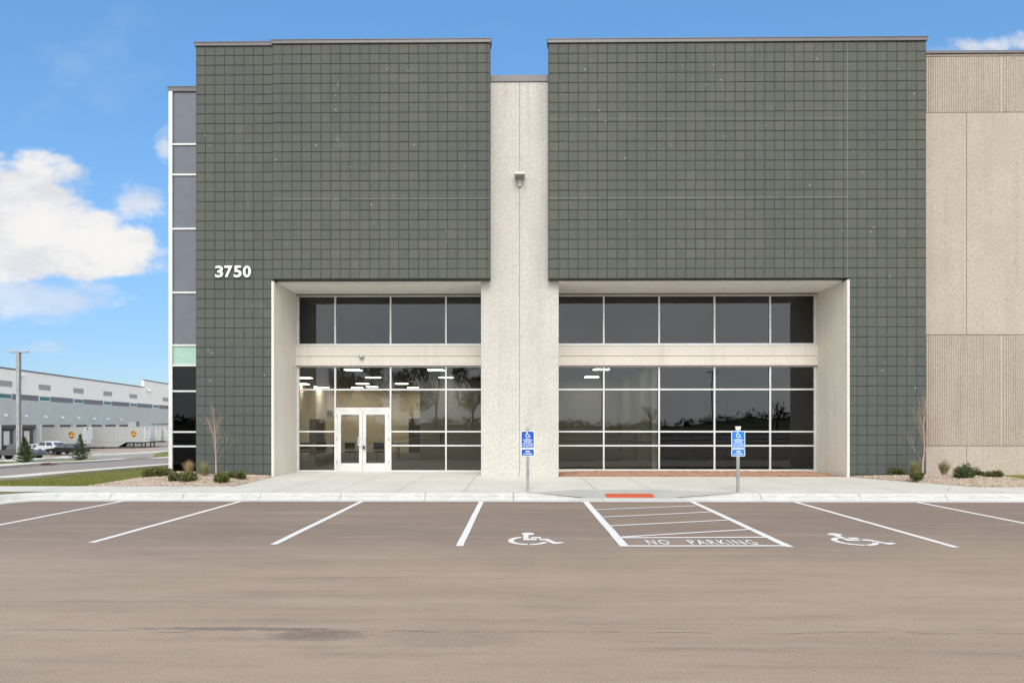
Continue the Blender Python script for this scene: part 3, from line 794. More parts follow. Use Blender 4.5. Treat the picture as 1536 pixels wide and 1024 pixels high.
strip('yard', M['yard'], lambda y: -110, lambda y: fC(y)-.1, 45, 200, -.004)
# rust coloured storm drain in the far kerb
p = gp(71, 697); dr = empty('storm_drain', (p.x-.1, p.y, p.z+.02), 'rusty cast iron storm drain inlet in the far kerb of the access road', 'storm drain', rz=R(100))
dr.scale = (.42, .8, .8)
m1 = MB(); m1.box(-.9, .9, -.12, .35, .03, .12); m1.build('hood', M['rust'], dr, bevel=.02)
m1 = MB(); m1.box(-1.0, 1.0, -.6, -.12, -.02, .012); [m1.box(-.9+k*.2, -.8+k*.2, -.55, -.15, .012, .03) for k in range(10)]; m1.build('grate', M['rust'], dr)

# ---- front kerb with a gutter pan, lowered at the ramp
def kh(x):                                   # kerb height along X
    L0, L1, R1, R0 = PX(796, 15.6), PX(872, 15.6), PX(1012, 15.6), PX(1112, 15.6)
    if x < L0 or x > R0: return .15
    if x < L1: return .15-(.15-.02)*(x-L0)/(L1-L0)
    if x > R1: return .02+(.15-.02)*(x-R1)/(R0-R1)
    return .02
def prof(h):
    return [(15.0, .004), (15.30, .012), (15.36, .012+h*.25), (15.44, max(.016, h*.93)), (15.50, max(.018, h)), (15.63, max(.02, h)), (15.63, -.1), (15.0, -.1)]
path_pts = []
xs_ = []
joints = [PX(q, 15.3) for q in (41, 163, 272, 388, 509, 637, 770, 905, 1024, 1143, 1293, 1423, 1548, 1670, 1800, 1930)]
mbk = MB()
def kerb_piece(xa, xb):
    n = max(2, int((xb-xa)/.25)); R_ = []
    for i in range(n+1):
        x = xa+(xb-xa)*i/n; R_.append([(x, y, z) for (y, z) in prof(kh(x))])
    k = len(R_[0]); mbk.mesh([p for r in R_ for p in r], [(i*k+j, i*k+(j+1) % k, (i+1)*k+(j+1) % k, (i+1)*k+j) for i in range(n) for j in range(k)]+[tuple(range(k)), tuple(n*k+j for j in range(k-1, -1, -1))])
ed = [-10.95]+[j for j in joints if j > -10.9]+[38]
for a, b in zip(ed, ed[1:]): kerb_piece(a+.006, b-.006)
# kerb bend at the left end of the lot
cxx, cyy, r0_ = -10.95, 15.0-.5, .5
prev = None; nseg = 10; rings = []
for i in range(nseg+1):
    a = R(90*i/nseg)
    ring = [(cxx-math.sin(a)*(r0_+(y-15.0)), cyy+math.cos(a)*(r0_+(y-15.0)), z) for (y, z) in prof(.15)]; rings.append(ring)
rings.append([(cxx-r0_-(y-15.0), -40, z) for (y, z) in prof(.15)])
k = len(rings[0]); mbk.mesh([p for r in rings for p in r], [(i*k+j, i*k+(j+1) % k, (i+1)*k+(j+1) % k, (i+1)*k+j) for i in range(len(rings)-1) for j in range(k)])
struct('kerb', mbk, M['kerbm'])
mb = MB(); mb.box(-10.9, 38, 15.01, 15.6, -.2, -.005); 
for j in ed[1:-1]:
    h = kh(j); mb.box(j-.007, j+.007, 15.02, 15.62, -.05, .008)
struct('kerb_joint', mb, M['walkjoint'])
# grass island left of the lot
mb = MB(); mb.face([(-12.07, -40, .14), (-12.07, 14.6, .14), (-11.9, 15.1, .14), (-11.5, 15.5, .14), (-11.2, 15.64, .14), (fA(15.6)+.1, 15.64, .14), (fA(15.6)+.1, -40, .14)]); struct('island_lawn', mb, M['grass'], fixn=False)

# ---- walk and plaza
yk = 15.636
rb = [PX(870, 16.5), PX(985, 16.5)]; y_rb = g0(900, 733.5, .15).y
r0, r1 = PX(798, 15.6), PX(1108, 15.6); L1, R1_ = PX(880, 15.6), PX(1005, 15.6)
ZK = .15; ZP = GZ+.005
def walk_poly(pts): return [(x, y, ZK if y < 17 else ZP) for x, y in pts]
mb = MB()
xa, xb = -16.5, 38
def quad(a, b, c, d): mb.face([(p[0], p[1], ZK+(ZP-ZK)*max(0, min(1, (p[1]-15.6)/4.5)) if len(p) == 2 else p[2]) for p in (a, b, c, d)])
# front strip split round the ramp
y1 = 17.1
quad((xa, yk), (r0, yk), (r0, y1), (xa, y1)); quad((r1, yk), (xb, yk), (xb, y1), (r1, y1))
mb.face([(r0, yk, .149), (rb[0], y_rb, .144), (rb[0], y1, .143), (r0, y1, .143)])
mb.face([(rb[0], y_rb, .144), (rb[1], y_rb, .144), (rb[1], y1, .143), (rb[0], y1, .143)])
mb.face([(rb[1], y_rb, .144), (r1, yk, .149), (r1, y1, .143), (rb[1], y1, .143)])
# plaza to the building
pl0 = g0(350, 729, .145); pr0 = g0(1421, 737, .145)
plx = PX(407, YF); prx = PX(1277, YF)
mb.face([(pl0.x, y1, .143), (prx+2.0, y1, .143), (prx, YF, ZP), (plx, YF, ZP)])
mb.face([(plx, YF, ZP), (xp1, YF, ZP), (xp1, YW+.3, ZP), (plx, YW+.3, ZP)])
mb.face([(xp1, YF, ZP), (prx, YF, ZP), (prx, YF+.02, ZP), (xp1, YF+.02, ZP)])
pav = struct('pavement', mb, M['walk'], fixn=False)
# scored joints
mb = MB()
def score(p, q, w=.012):
    p = Vector((*p, 0)); q = Vector((*q, 0)); d = (q-p).normalized(); n = Vector((-d.y, d.x, 0))*w/2
    zf = lambda v: (ZK+(ZP-ZK)*max(0, min(1, (v.y-15.6)/4.5)))+.004
    mb.face([(*(p-n).xy, zf(p)), (*(q-n).xy, zf(q)), (*(q+n).xy, zf(q)), (*(p+n).xy, zf(p))])
for px in (-5.9, -4.45, -2.95, -1.35, 1.9, 3.3, 5.6, 7.4, 9.2):
    if 1.0 < px < 3.5: score((px, y_rb+.02), (px, YF-.02))
    else: score((px, yk+.01), (px, YF-.02 if -7.7 < px < 10.3 else 17.08))
for px in (-8.8, -10.3, -11.8, 11.5, 13, 14.5, 16): score((px, yk+.01), (px, 17.08))
score((-7.7, 18.3), (10.0, 18.3)); score((-7.65, YF-.03), (-1.25, YF-.03)); score((pr0.x, pr0.y), (11.15, 17.1)); score((-9.0, 17.1), (11.9, 17.1), .008)
struct('pavement_joint', mb, M['walkjoint'], fixn=False)
# ramp with flares
mb = MB()
lo = .022
mb.face([(L1, yk, lo), (R1_, yk, lo), (rb[1], y_rb, .144), (rb[0], y_rb, .144)])
mb.face([(r0, yk, .149), (L1, yk, lo), (rb[0], y_rb, .144)]); mb.face([(R1_, yk, lo), (r1, yk, .149), (rb[1], y_rb, .144)])
struct('kerb_ramp', mb, M['ramp'], fixn=False)
# domes plate
tp = empty('tactile_plate', (0, 0, 0), 'red orange tactile paving plate with raised domes on the kerb ramp', 'tactile paving')
xa_, xb_ = PX(909, 15.75), PX(981, 15.75); ya_, yb_ = 15.66, 15.96
sl = (.144-lo)/(y_rb-yk); zr = lambda y: lo+sl*(y-yk)
m1 = MB(); vs = []
for dz in (.003, .012):
    vs += [(xa_, ya_, zr(ya_)+dz), (xb_, ya_, zr(ya_)+dz), (xb_, yb_, zr(yb_)+dz), (xa_, yb_, zr(yb_)+dz)]
m1.mesh(vs, [(0, 1, 2, 3), (4, 5, 6, 7), (0, 1, 5, 4), (1, 2, 6, 5), (2, 3, 7, 6), (3, 0, 4, 7)]); m1.build('plate', M['domes'], tp)
m1 = MB(); nx_ = 20
for i in range(nx_):
    for j in range(5):
        x = xa_+.03+(xb_-xa_-.06)*i/(nx_-1); y = ya_+.03+(yb_-ya_-.06)*j/4; z = zr(y)+.012
        m1.tube((x, y, z), (x, y, z+.006), .013, .008, 6)
m1.build('domes', M['domes'], tp)

# ---- markings
def line(p, q, w, z=.004, name='parking_line', lab=None):
    p = Vector((p[0], p[1], 0)); q = Vector((q[0], q[1], 0)); d = (q-p).normalized(); n = Vector((-d.y, d.x, 0))*w/2
    mb = MB(); k = max(1, int((q-p).length/.4))
    L = []; Rr = []
    for i in range(k+1):
        c = p+(q-p)*i/k; j = random.uniform(-.004, .004); L.append((c.x-n.x+j, c.y-n.y, z)); Rr.append((c.x+n.x+j, c.y+n.y, z))
    for i in range(k): mb.face([L[i], L[i+1], Rr[i+1], Rr[i]])
    o = mb.build(name, M['paint'], fixn=False); tag(o, kind='structure')
    return o
stalls = [-9.13, -6.40, -3.62, -.87, 6.28, 9.03, 11.78, 14.53, 17.28]
ends = {-11.87: 9.85, -9.13: 9.82, -6.40: 9.74, -3.62: 9.62, -.87: 9.52}
for x in stalls: line((x, 14.995), (x, ends.get(x, 9.5)), .105)
aL = (g0(879.5, 753.5), g0(937, 819)); aR = (g0(1041, 753.5), g0(1182, 819))
line((aL[0].x+.0, 14.995), (aL[1].x, 9.50), .13, .004); line((aR[0].x, 14.995), (aR[1].x, 9.50), .12, .004)
zx = lambda x, y: g0(860+x/4.518, 740+y/4.518)
for (p, q) in (((140, 111), (826, 84)), ((185, 161), (930, 126)), ((240, 221), (1060, 180)), ((312, 297), (1215, 243)), ((312, 301), (1318, 298)), ((318, 357), (1455, 356))):
    a, b = zx(*p), zx(*q); line((a.x, a.y), (b.x, b.y), .075 if p[1] < 300 else .085, .008)
# stencilled words
me = text_mesh('NO   PARKING', 1.0, .02, .006, 1.25)
mb = MB(); xs = [v.co.x for v in me.vertices]; ysv = [v.co.y for v in me.vertices]
a, b = g0(970, 817), g0(1133, 817); top = g0(1050, 810.2).y; bot = g0(1050, 816.6).y
W = (PX(1133, 9.85)-PX(970, 9.85)); cxw = (PX(1133, 9.85)+PX(970, 9.85))/2
sx = W/(max(xs)-min(xs)); sy = (top-bot)/(max(ysv)-min(ysv)); mxx = (max(xs)+min(xs))/2
mb.mesh([(cxw+(v.co.x-mxx)*sx, bot+(v.co.y-min(ysv))*sy, .006+(v.co.z+.01)*.1) for v in me.vertices], [tuple(p_.vertices) for p_ in me.polygons])
o = mb.build('pavement_lettering', M['paint'], fixn=False); tag(o, kind='structure')
# wheelchair symbols
def symbol(dx):
    mb = MB(); z = .0045
    G = lambda x, y: g0(755+x/15.36, 790+y/15.36)
    def P(pts): mb.face([(G(*p).x+dx, G(*p).y, z) for p in pts])
    # head
    c = G(565, 162); rx = (G(712, 162).x-G(412, 162).x)/2; ry = (G(565, 134).y-G(565, 190).y)/2
    mb.face([(c.x+dx+rx*math.cos(R(k*15)), c.y+ry*math.sin(R(k*15)), z) for k in range(24)])
    P([(460, 190), (460, 252), (582, 252), (582, 190)][::-1])
    P([(460, 258), (460, 306), (768, 306), (768, 276), (582, 272), (582, 258)])
    P([(640, 234), (640, 264), (872, 264), (862, 234)])
    P([(835, 276), (825, 306), (950, 308), (1150, 390), (1215, 390), (1390, 372), (1375, 350), (1200, 352), (1050, 282), (1000, 274)])
    # wheel arcs
    cc = G(578, 306); Ro = (G(1045, 306).x-G(105, 306).x)/2; to = (G(578, 225).y-G(578, 418).y)/2; yc = (G(578, 225).y+G(578, 418).y)/2
    def arc(a0, a1):
        n = 14
        for i in range(n):
            q = [R(a0+(a1-a0)*(i+e)/n) for e in (0, 1)]
            f = lambda a, s: (cc.x+dx+math.cos(a)*(Ro-s), yc+math.sin(a)*(to-s), z)
            mb.face([f(q[0], 0), f(q[1], 0), f(q[1], .085), f(q[0], .085)])
    arc(112, 178); arc(180.5, 268); arc(274, 338)
    o = mb.build('wheelchair_symbol', M['paint'], fixn=False); tag(o, kind='structure')
symbol(0); symbol(PX(1290, 10.05)-PX(793, 10.05)-.12)

# ------------------------------------------------------------------ parking signs
def isa(mb, cx, y, cz, s, m):                # wheelchair pictogram, height s, facing -Y
    P = lambda pts: mb.prism([(cx+a*s, cz+b*s) for a, b in pts], y-.002, y, 'y', m)
    P([(-.12+.10*math.cos(R(k*30)), .42+.10*math.sin(R(k*30))) for k in range(12)])
    P([(-.18, .30), (-.06, .32), (-.02, .12), (.20, .12), (.20, .03), (-.12, .03)])
    P([(.12, .03), (.22, .06), (.36, -.28), (.46, -.24), (.48, -.33), (.30, -.40)])
    for i in range(16):
        a0, a1 = R(110+i*15.5), R(110+(i+1)*15.5)
        f = lambda a, r: (-.04+r*math.cos(a), -.14+r*math.sin(a))
        P([f(a0, .33), f(a1, .33), f(a1, .24), f(a0, .24)])
def rrect(w, h, r, n=4):
    pts = []
    for (cx, cz, a) in ((w/2-r, h/2-r, 0), (-w/2+r, h/2-r, 90), (-w/2+r, -h/2+r, 180), (w/2-r, -h/2+r, 270)):
        for k in range(n+1): q = R(a+90*k/n); pts.append((cx+r*math.cos(q), cz+r*math.sin(q)))
    return pts
def psign(px, cap_m, blue, label, top_py):
    Y = 15.72; x = PX(px, Y); S = Y/F
    base = empty('accessible_parking_sign', (x, Y, .11), label, 'sign', 'accessible parking signs')
    zt_ = CAMZ-(top_py-HZ)*S-.11
    m1 = MB(); m1.box(-.036, .036, -.012, .0, 0, zt_-.06); m1.box(-.036, -.022, 0, .02, 0, zt_-.06); m1.box(.022, .036, 0, .02, 0, zt_-.06); m1.build('post', M['galv'], base)
    m1 = MB(); m1.prism([(-.042, 0), (.042, 0), (.06, .09), (-.06, .09)], -.045, .045, 'y'); c = m1.build('post_cap', cap_m, base, bevel=.006); c.location.z = zt_-.11
    z_up = CAMZ-(659-HZ)*S-.11; z_lo = CAMZ-(678.2-HZ)*S-.11
    for (zc_, h, nm) in ((z_up, .415, 'sign_panel'), (z_lo, .178, 'sign_panel')):
        m1 = MB(); m1.prism([(a, b+zc_) for a, b in rrect(.325, h, .03)], -.020, -.014, 'y'); pn = m1.build(nm, M['signwhite'], base)
        m2 = MB(); m2.prism([(a, b+zc_) for a, b in rrect(.295, h-.028, .024)], -.0225, -.0201, 'y'); m2.build('blue_field', blue, pn)
        m3 = MB()
        if h > .3:
            isa(m3, .0, -.0226, zc_+.115, .145, M['signwhite'])
            text_into(m3, 'PARKING', 0, -.0226, zc_+.012, .15, .018, .002, .03)
            m3.box(-.135, .135, -.0246, -.0226, zc_-.010, zc_-.003)
            text_into(m3, 'VEHICLE ID', 0, -.0226, zc_-.035, .20, .022, .002, .03)
            text_into(m3, 'REQUIRED', 0, -.0226, zc_-.067, .17, .022, .002, .03)
            m3.box(-.135, .135, -.0246, -.0226, zc_-.096, zc_-.089)
            text_into(m3, 'UP TO $200 FINE', 0, -.0226, zc_-.122, .255, .024, .002, .03)
            text_into(m3, 'FOR VIOLATION', 0, -.0226, zc_-.160, .235, .024, .002, .03)
        else:
            text_into(m3, 'VAN', 0, -.0226, zc_+.022, .11, .042, .002, .04)
            text_into(m3, 'ACCESSIBLE', 0, -.0226, zc_-.035, .215, .03, .002, .03)
        m3.mats = []; m3.build('lettering', M['signwhite'], pn, fixn=False)
    return base
psign(791.5, M['lamp_grey'], M['blue'], 'deep blue accessible parking sign on a steel post in front of the pale pillar', 638)
psign(1107, M['lens'], M['blue2'], 'brighter blue accessible parking sign with a white post cap in front of the right windows', 638)

# ------------------------------------------------------------------ planting
def bed(name, outline_fn, x0, x1, y0, y1, m, n, zc=.16, lab=None):
    mb = MB(); st = .12
    nx = int((x1-x0)/st); ny = int((y1-y0)/st)
    import itertools
    idx = {}
    for i in range(nx+1):
        for j in range(ny+1):
            x = x0+i*st; y = y0+j*st
            idx[i, j] = len(mb.v); e = outline_fn(x, y)
            mb.v.append((x, y, zc-.012+min(.10, max(-.05, e*.14))+random.uniform(-.010, .010)))
    for i in range(nx):
        for j in range(ny):
            if outline_fn(x0+(i+.5)*st, y0+(j+.5)*st) > -.09: mb.f.append((idx[i, j], idx[i+1, j], idx[i+1, j+1], idx[i, j+1])); mb.mi.append(0)
    for k in range(n):
        for _ in range(20):
            x = random.uniform(x0, x1); y = random.uniform(y0, y1); e = outline_fn(x, y)
            if e > -.02: break
        else: continue
        z = zc-.015+min(.10, max(-.05, e*.12)); s = random.uniform(.015, .05); t = random.uniform(.008, .02)
        mx = Matrix.Translation((x, y, z+.01)) @ Matrix.Rotation(random.uniform(0, 6.3), 4, 'Z') @ Matrix.Rotation(random.uniform(-.7, .7), 4, 'X') @ Matrix.Rotation(random.uniform(-.5, .5), 4, 'Y')
        mb.box(-s, s, -s*.45, s*.45, -t/2, t/2, mx=mx)
    o = mb.build(name, m, fixn=False); tag(o, kind='stuff'); return o
def inside_poly(pts):
    def f(x, y):                              # signed distance-like: positive inside
        c = False; dmin = 9
        n = len(pts)
        for i in range(n):
            (xa, ya), (xb, yb) = pts[i], pts[(i+1) % n]
            if (ya > y) != (yb > y) and x < (xb-xa)*(y-ya)/(yb-ya)+xa: c = not c
            L = (xb-xa)**2+(yb-ya)**2; t = max(0, min(1, ((x-xa)*(xb-xa)+(y-ya)*(yb-ya))/L))
            dmin = min(dmin, math.hypot(x-xa-t*(xb-xa), y-ya-t*(yb-ya)))
        return dmin if c else -dmin
    return f
q1 = g0(131, 729.3, .15); q2 = g0(219, 717, .12)
bedL = [(q1.x, 17.12), (pl0.x+.05, 17.12), (plx+.05, YF-.01), (xL, YF-.01), (xL, YC-.06), (cx0-.1, YC-.06), (cx0-.5, YC+1.5), (q2.x, q2.y), ]
bed('mulch', inside_poly(bedL), min(q1.x, q2.x)-.2, plx+.25, 17.0, YC+1.6, M['mulch'], 5200)
bedR = [(prx-.02, YF-.01), (prx+.1, YF-.3), (11.9, 17.12), (15.3, 17.12), (14.6, 18.6), (14.9, YT-.01), (xR, YT-.01), (xR, YF-.01)]
bed('mulch', inside_poly(bedR), prx-.2, 15.4, 17.0, YT+.05, M['mulch'], 4600)
bedM = [(xp1+.01, YF+.03), (xwR-.01, YF+.03), (xwR-.01, YW-.05), (xp1+.01, YW-.05)]
bed('mulch', inside_poly(bedM), xp1+.06, xwR-.02, YF+.05, YW, M['redmulch'], 2600, zc=.13)
# right lawn
mb = MB(); mb.face([(14.5, 17.12, .142), (38, 17.12, .142), (38, YT+.02, .17), (14.5, YT+.02, .17)]); struct('lawn', mb, M['grass'], fixn=False)
# grass blades on the lawns
mb = MB(); fbed = inside_poly(bedL)
def blade(x, y, z, h, w):
    a = random.uniform(0, 6.3); dx, dy = math.cos(a)*w, math.sin(a)*w; lx, ly = random.uniform(-.5, .5)*h, random.uniform(-.5, .5)*h
    mb.face([(x-dx, y-dy, z), (x+dx, y+dy, z), (x+lx, y+ly, z+h)])
for k in range(15000):
    y = 17.15+(random.random()**1.6)*16; x = random.uniform(fA(y)+.02, cx0-.05)
    if fbed(x, y) > 0: continue
    blade(x, y, zt(y)-.004, random.uniform(.03, .08), .007)
for k in range(3500):
    y = random.uniform(17.2, YT-.1); x = random.uniform(14.6, 22)
    if inside_poly(bedR)(x, y) > 0: continue
    blade(x, y, .145, random.uniform(.04, .08), .008)
tag(mb.build('grass', M['blade'], fixn=False), kind='stuff')

def leafclump(mb, c, r, n, size, flat=1.0, up=.3, m=None):
    for k in range(n):
        while True:
            v = Vector((random.uniform(-1, 1), random.uniform(-1, 1), random.uniform(-1, 1)))
            if .15 < v.length < 1: break
        p = Vector(c)+Vector((v.x*r[0], v.y*r[1], v.z*r[2]))
        d = (v.normalized()+Vector((random.uniform(-.6, .6), random.uniform(-.6, .6), random.uniform(-.2, .8)+up))).normalized()
        s = size*random.uniform(.6, 1.4); side = d.cross(Vector((random.uniform(-1, 1), random.uniform(-1, 1), random.uniform(-1, 1)))).normalized()*s*.22
        mb.face([p-side, p+side, p+d*s], m)
def shrub(px, py, w_px, h_px, label, Y=None, kind='yew', name='yew_shrub', cat='shrub', group=None):
    b = g0(px, py, .21)
    S = b.y/F; w = w_px*S/2*1.15; h = h_px*S*1.25
    root = empty(name, b, label, cat, group)
    mb = MB()
    for k in range(max(7, int(w*26))):
        a = random.uniform(0, 6.3); rr = math.sqrt(random.random())*w*.78
        hh = h*(1-.55*(rr/w))*random.uniform(.65, 1.05)
        leafclump(mb, (rr*math.cos(a), rr*math.sin(a)*.8, hh*.5), (w*.26, w*.26, hh*.5), 150, .075, up=.6)
    mb.build('foliage', M[kind], root, fixn=False)
    mb = MB()
    for k in range(9):
        a = k*.7; mb.tube((0, 0, -.02), (w*.6*math.cos(a), w*.5*math.sin(a), h*.6), .010, .004, 5)
    mb.build('stem', M['bark'], root)
def tuft(px, py, w_px, h_px, label, mk='tuft', Y=None, n=420):
    b = g0(px, py, .20)
    if Y: b = Vector((PX(px, Y), Y, .22))
    S = b.y/F; w = w_px*S/2*.8; h = h_px*S*1.1
    root = empty('grass_tuft', b, label, 'grass tuft', 'ornamental grass tufts in the beds')
    mb = MB()
    for k in range(n):
        a = random.uniform(0, 6.3); L = h*random.uniform(.6, 1.15); sp = random.uniform(0, 1)**.7*w*1.15
        x0_, y0_ = .06*math.cos(a)*random.random(), .06*math.sin(a)*random.random(); pr_ = Vector((x0_, y0_, -.02)); wd_ = random.uniform(.004, .007)
        sd = Vector((-math.sin(a), math.cos(a), 0))
        pts = [pr_]
        for t in (.35, .7, 1.0): pts.append(Vector((x0_+math.cos(a)*sp*t**1.6, y0_+math.sin(a)*sp*t**1.6, L*(t-.22*t*t*sp/w))))
        for i in range(3):
            u0, u1 = wd_*(1-i/3.2), wd_*(1-(i+1)/3.2); mb.face([pts[i]-sd*u0, pts[i]+sd*u0, pts[i+1]+sd*u1, pts[i+1]-sd*u1])
    mb.build('blades', M[mk], root, fixn=False)
G1 = 'low dark shrubs in the mulch beds'
shrub(238, 716, 40, 17, 'loose brownish green shrub at the lawn edge left of the building corner', name='low_shrub', group=G1)
shrub(272, 722.5, 42, 17, 'largest dark yew in front of the orange straw grass by the building corner', group=G1)
tuft(283, 719, 24, 24, 'orange straw coloured grass tuft behind the largest left yew', 'straw', Y=19.2)
tuft(306, 717, 27, 24, 'green yellow grass tuft left of the bare sapling by the tiled wall')
shrub(331, 723, 25, 13, 'small dark yew in front of the bare sapling on the left', group=G1)
shrub(356, 718, 29, 12, 'spreading dark yew nearest the pale entrance reveal', group=G1)
shrub(1343, 712, 24, 9, 'small olive yew at the foot of the right tiled wall', group=G1)
shrub(1373, 719, 26, 12, 'dark yew in front of the right bare sapling', group=G1)
tuft(1373, 713, 32, 22, 'green grass tuft behind the right bare sapling', Y=19.9)
tuft(1416, 713, 28, 24, 'tall mixed green grass tuft in front of the tan wall', Y=19.8)
shrub(1443, 719, 36, 22, 'upright blue green pine shrub in front of the tan wall', group=G1, kind='spruce', name='pine_shrub')
shrub(1467, 715, 20, 8, 'small sparse olive shrub right of the pine shrub', group=G1)
shrub(1495, 718, 29, 12, 'dark yew at the right end of the mulch bed', group=G1)
def twigs(mb, p, d, L, r, depth, spread, taper=.62):
    q = p+d*L; mid = p+d*L*.5+Vector((random.uniform(-1, 1), random.uniform(-1, 1), 0))*L*.04
    mb.tube(p, mid, r, r*.85, 5, cap=False); mb.tube(mid, q, r*.85, r*.7, 5, cap=False)
    if depth == 0: return
    for k in range(random.choice((2, 3))):
        nd = (d+Vector((random.uniform(-1, 1), random.uniform(-1, 1), random.uniform(-.1, .5)))*spread).normalized()
        twigs(mb, p+(q-p)*random.uniform(.55, 1), nd, L*random.uniform(.6, .85), r*taper, depth-1, spread, taper)
def sapling(px, py, h_px, label, r=.028, lean=0, dens=1.0):
    b = g0(px, py, .16); S = b.y/F; h = h_px*S
    root = empty('bare_sapling', b, label, 'tree', 'bare saplings by the wall')
    mb = MB(); n = 9; P = [Vector((0, 0, -.03))]
    for i in range(n): P.append(P[-1]+Vector((random.uniform(-.02, .02)+lean*.01, random.uniform(-.02, .02), h*.93/n)))
    for i in range(n): mb.tube(P[i], P[i+1], r*(1-i/n*.8), r*(1-(i+1)/n*.8), 7, cap=False)
    mb.build('trunk', M['barkred'], root)
    mb = MB()
    for i in range(int(20*dens)):
        t = random.uniform(.22, .98); k = min(n-1, int(t*n)); p = P[k]+(P[k+1]-P[k])*(t*n-k)
        a = random.uniform(0, 6.3); d = Vector((math.cos(a)*.6, math.sin(a)*.5, random.uniform(.7, 2.0))).normalized()
        twigs(mb, p, d, h*(.15*(1.25-t)+.03), r*.09*(1.2-t)+.0012, 3, .42)
    mb.build('crown', M['barkred'], root)
sapling(325, 719, 118, 'slender pinkish bare sapling in front of the left tiled wall')
sapling(1383, 719, 130, 'forked reddish bare sapling at the corner between tiled wall and tan wall', .03, 1, 1.15)
# dry twig plant
b = g0(1462, 714, .16); root = empty('dry_shrub', b, 'leafless grey twig plant between the pine shrub and the tan wall', 'shrub'); mb = MB()
for k in range(14): twigs(mb, Vector((0, 0, 0)), Vector((random.uniform(-.6, .6), random.uniform(-.3, .3), 1)).normalized(), .16, .006, 2, .6)
mb.build('stem', M['bark'], root)

# ------------------------------------------------------------------ left background
def conifer(px, py, top, w_px, label):
    b = gp(px, py); S = b.y/F; h = (py-top)*S; w = w_px*S/2
    root = empty('young_spruce', b, label, 'tree', 'young spruces on the verge')
    mb = MB(); mb.tube((0, 0, -.05), (0, 0, h*.95), .05, .008, 6); mb.build('trunk', M['bark'], root)
    mb = MB(); n = 30
    for i in range(n):
        t = i/(n-1); z = h*(.06+.9*t); rr = w*1.1*(1-t)**1.1*random.uniform(.75, 1.15)+.03
        if t < .06: rr *= .85
        for k in range(max(5, int(13*(1-t)))):
            a = random.uniform(0, 6.3); L = rr*random.uniform(.55, 1.15)
            p1_ = Vector((math.cos(a)*L, math.sin(a)*L, z+L*.28)); p0_ = Vector((0, 0, z-.04))
            for q in range(16):
                f = random.uniform(.15, 1); p = p0_+(p1_-p0_)*f; s = .13*random.uniform(.6, 1.3)
                d = ((p1_-p0_).normalized()+Vector((random.uniform(-.7, .7), random.uniform(-.7, .7), random.uniform(-.3, .9)))).normalized(); sd = d.cross(Vector((random.random(), random.random(), random.random()))).normalized()*s*.16
                mb.face([p-sd, p+sd, p+d*s])
    mb.build('crown', M['spruce'], root, fixn=False)
conifer(36, 696, 654, 32, 'young dark spruce on the verge beside the tall light pole')
conifer(120, 692, 650, 25, 'narrow young spruce on the verge in front of the trailers')
# light pole
b = gp(28, 691.5); S = b.y/F; h = (691.5-527)*S
pole = empty('light_pole', b, 'tall square grey parking lot light pole with two flat lamp heads', 'light pole')
m1 = MB(); m1.box(-.13, .13, -.13, .13, 0, h); m1.build('pole', M['galv'], pole, bevel=.01)
m1 = MB(); m1.tube((0, 0, 0), (0, 0, .5), .3, .3, 16); m1.build('base', M['walk'], pole)
for s in (-1, 1):
    m1 = MB(); mx = Matrix.Rotation(R(4)*s, 4, 'Y'); m1.box(min(s*.1, s*.75), max(s*.1, s*.75), -.2, .2, h-.02, h+.06); m1.build('lamp_head', M['lamp_grey'], pole, bevel=.015)

# warehouse: axis along its wall
W0 = Vector((ray(0, HZ).x/ray(0, HZ).y*90, 90, 0)); wd_ = Vector((-.16, 1, 0)).normalized(); wn = Vector((wd_.y, -wd_.x, 0))   # wn points to the lot
if wn.x < 0: wn = -wn
def ws(px):                                  # distance along the wall seen at px
    d = ray(px, HZ); d = Vector((d.x, d.y, 0)); # solve W0 + s*wd = t*d
    det = wd_.x*(-d.y)-wd_.y*(-d.x)
    s = ((-W0.x)*(-d.y)-(-W0.y)*(-d.x))/det
    return s
def wy(s): return (W0+wd_*s).y
def wz(px, py): return CAMZ+(HZ-py)/F*wy(ws(px))/ray(px, HZ).y
WM = Matrix((( wd_.x, wn.x, 0, W0.x), (wd_.y, wn.y, 0, W0.y), (0, 0, 1, 0), (0, 0, 0, 1)))
# local frame: x along wall, y toward the lot, z up
wh = empty('warehouse', (W0.x, W0.y, -2.4), 'long light and blue grey warehouse with truck docks behind the access road', 'building')
WI = Matrix.Translation((-W0.x, -W0.y, 2.4))
def wpart(mb, name, m=None, par=None, **k):
    mb.v = [tuple(WM @ Vector(v)) for v in mb.v]; o = mb.build(name, m, **k)
    if par is None: o.parent = wh; o.matrix_parent_inverse = WI.copy()
    else: o.parent = par
    return o
s_end = ws(251)+45; s_beg = -45; s_step = ws(216)
zt0 = wz(0, 552); zt1 = wz(217, 570.5)
zb_hi = wz(0, 589); zb_lo = wz(0, 597.8); zdk = wz(60, 637)
print('warehouse', zt0, zt1, zb_hi, zb_lo, zdk, 's', ws(251), s_step)
mb = MB(); mb.box(s_beg, s_step, -60, 0, zb_hi, zt0); mb.box(s_step, s_end, -60, 0, zb_hi, zt0-.01); mb.box(s_step, s_end, -.5, -.002, zt0-.01, zt1); wpart(mb, 'upper_wall', M['wh_light'])
mb = MB(); mb.box(s_beg, s_step, -.4, .08, zt0, zt0+.2); mb.box(s_step, s_end, -.4, .08, zt1, zt1+.2); wpart(mb, 'coping', M['coping'])
mb = MB(); mb.box(s_beg, s_end, -59, -.03, zb_lo, zb_hi); wpart(mb, 'panel_band', M['wh_dark'])
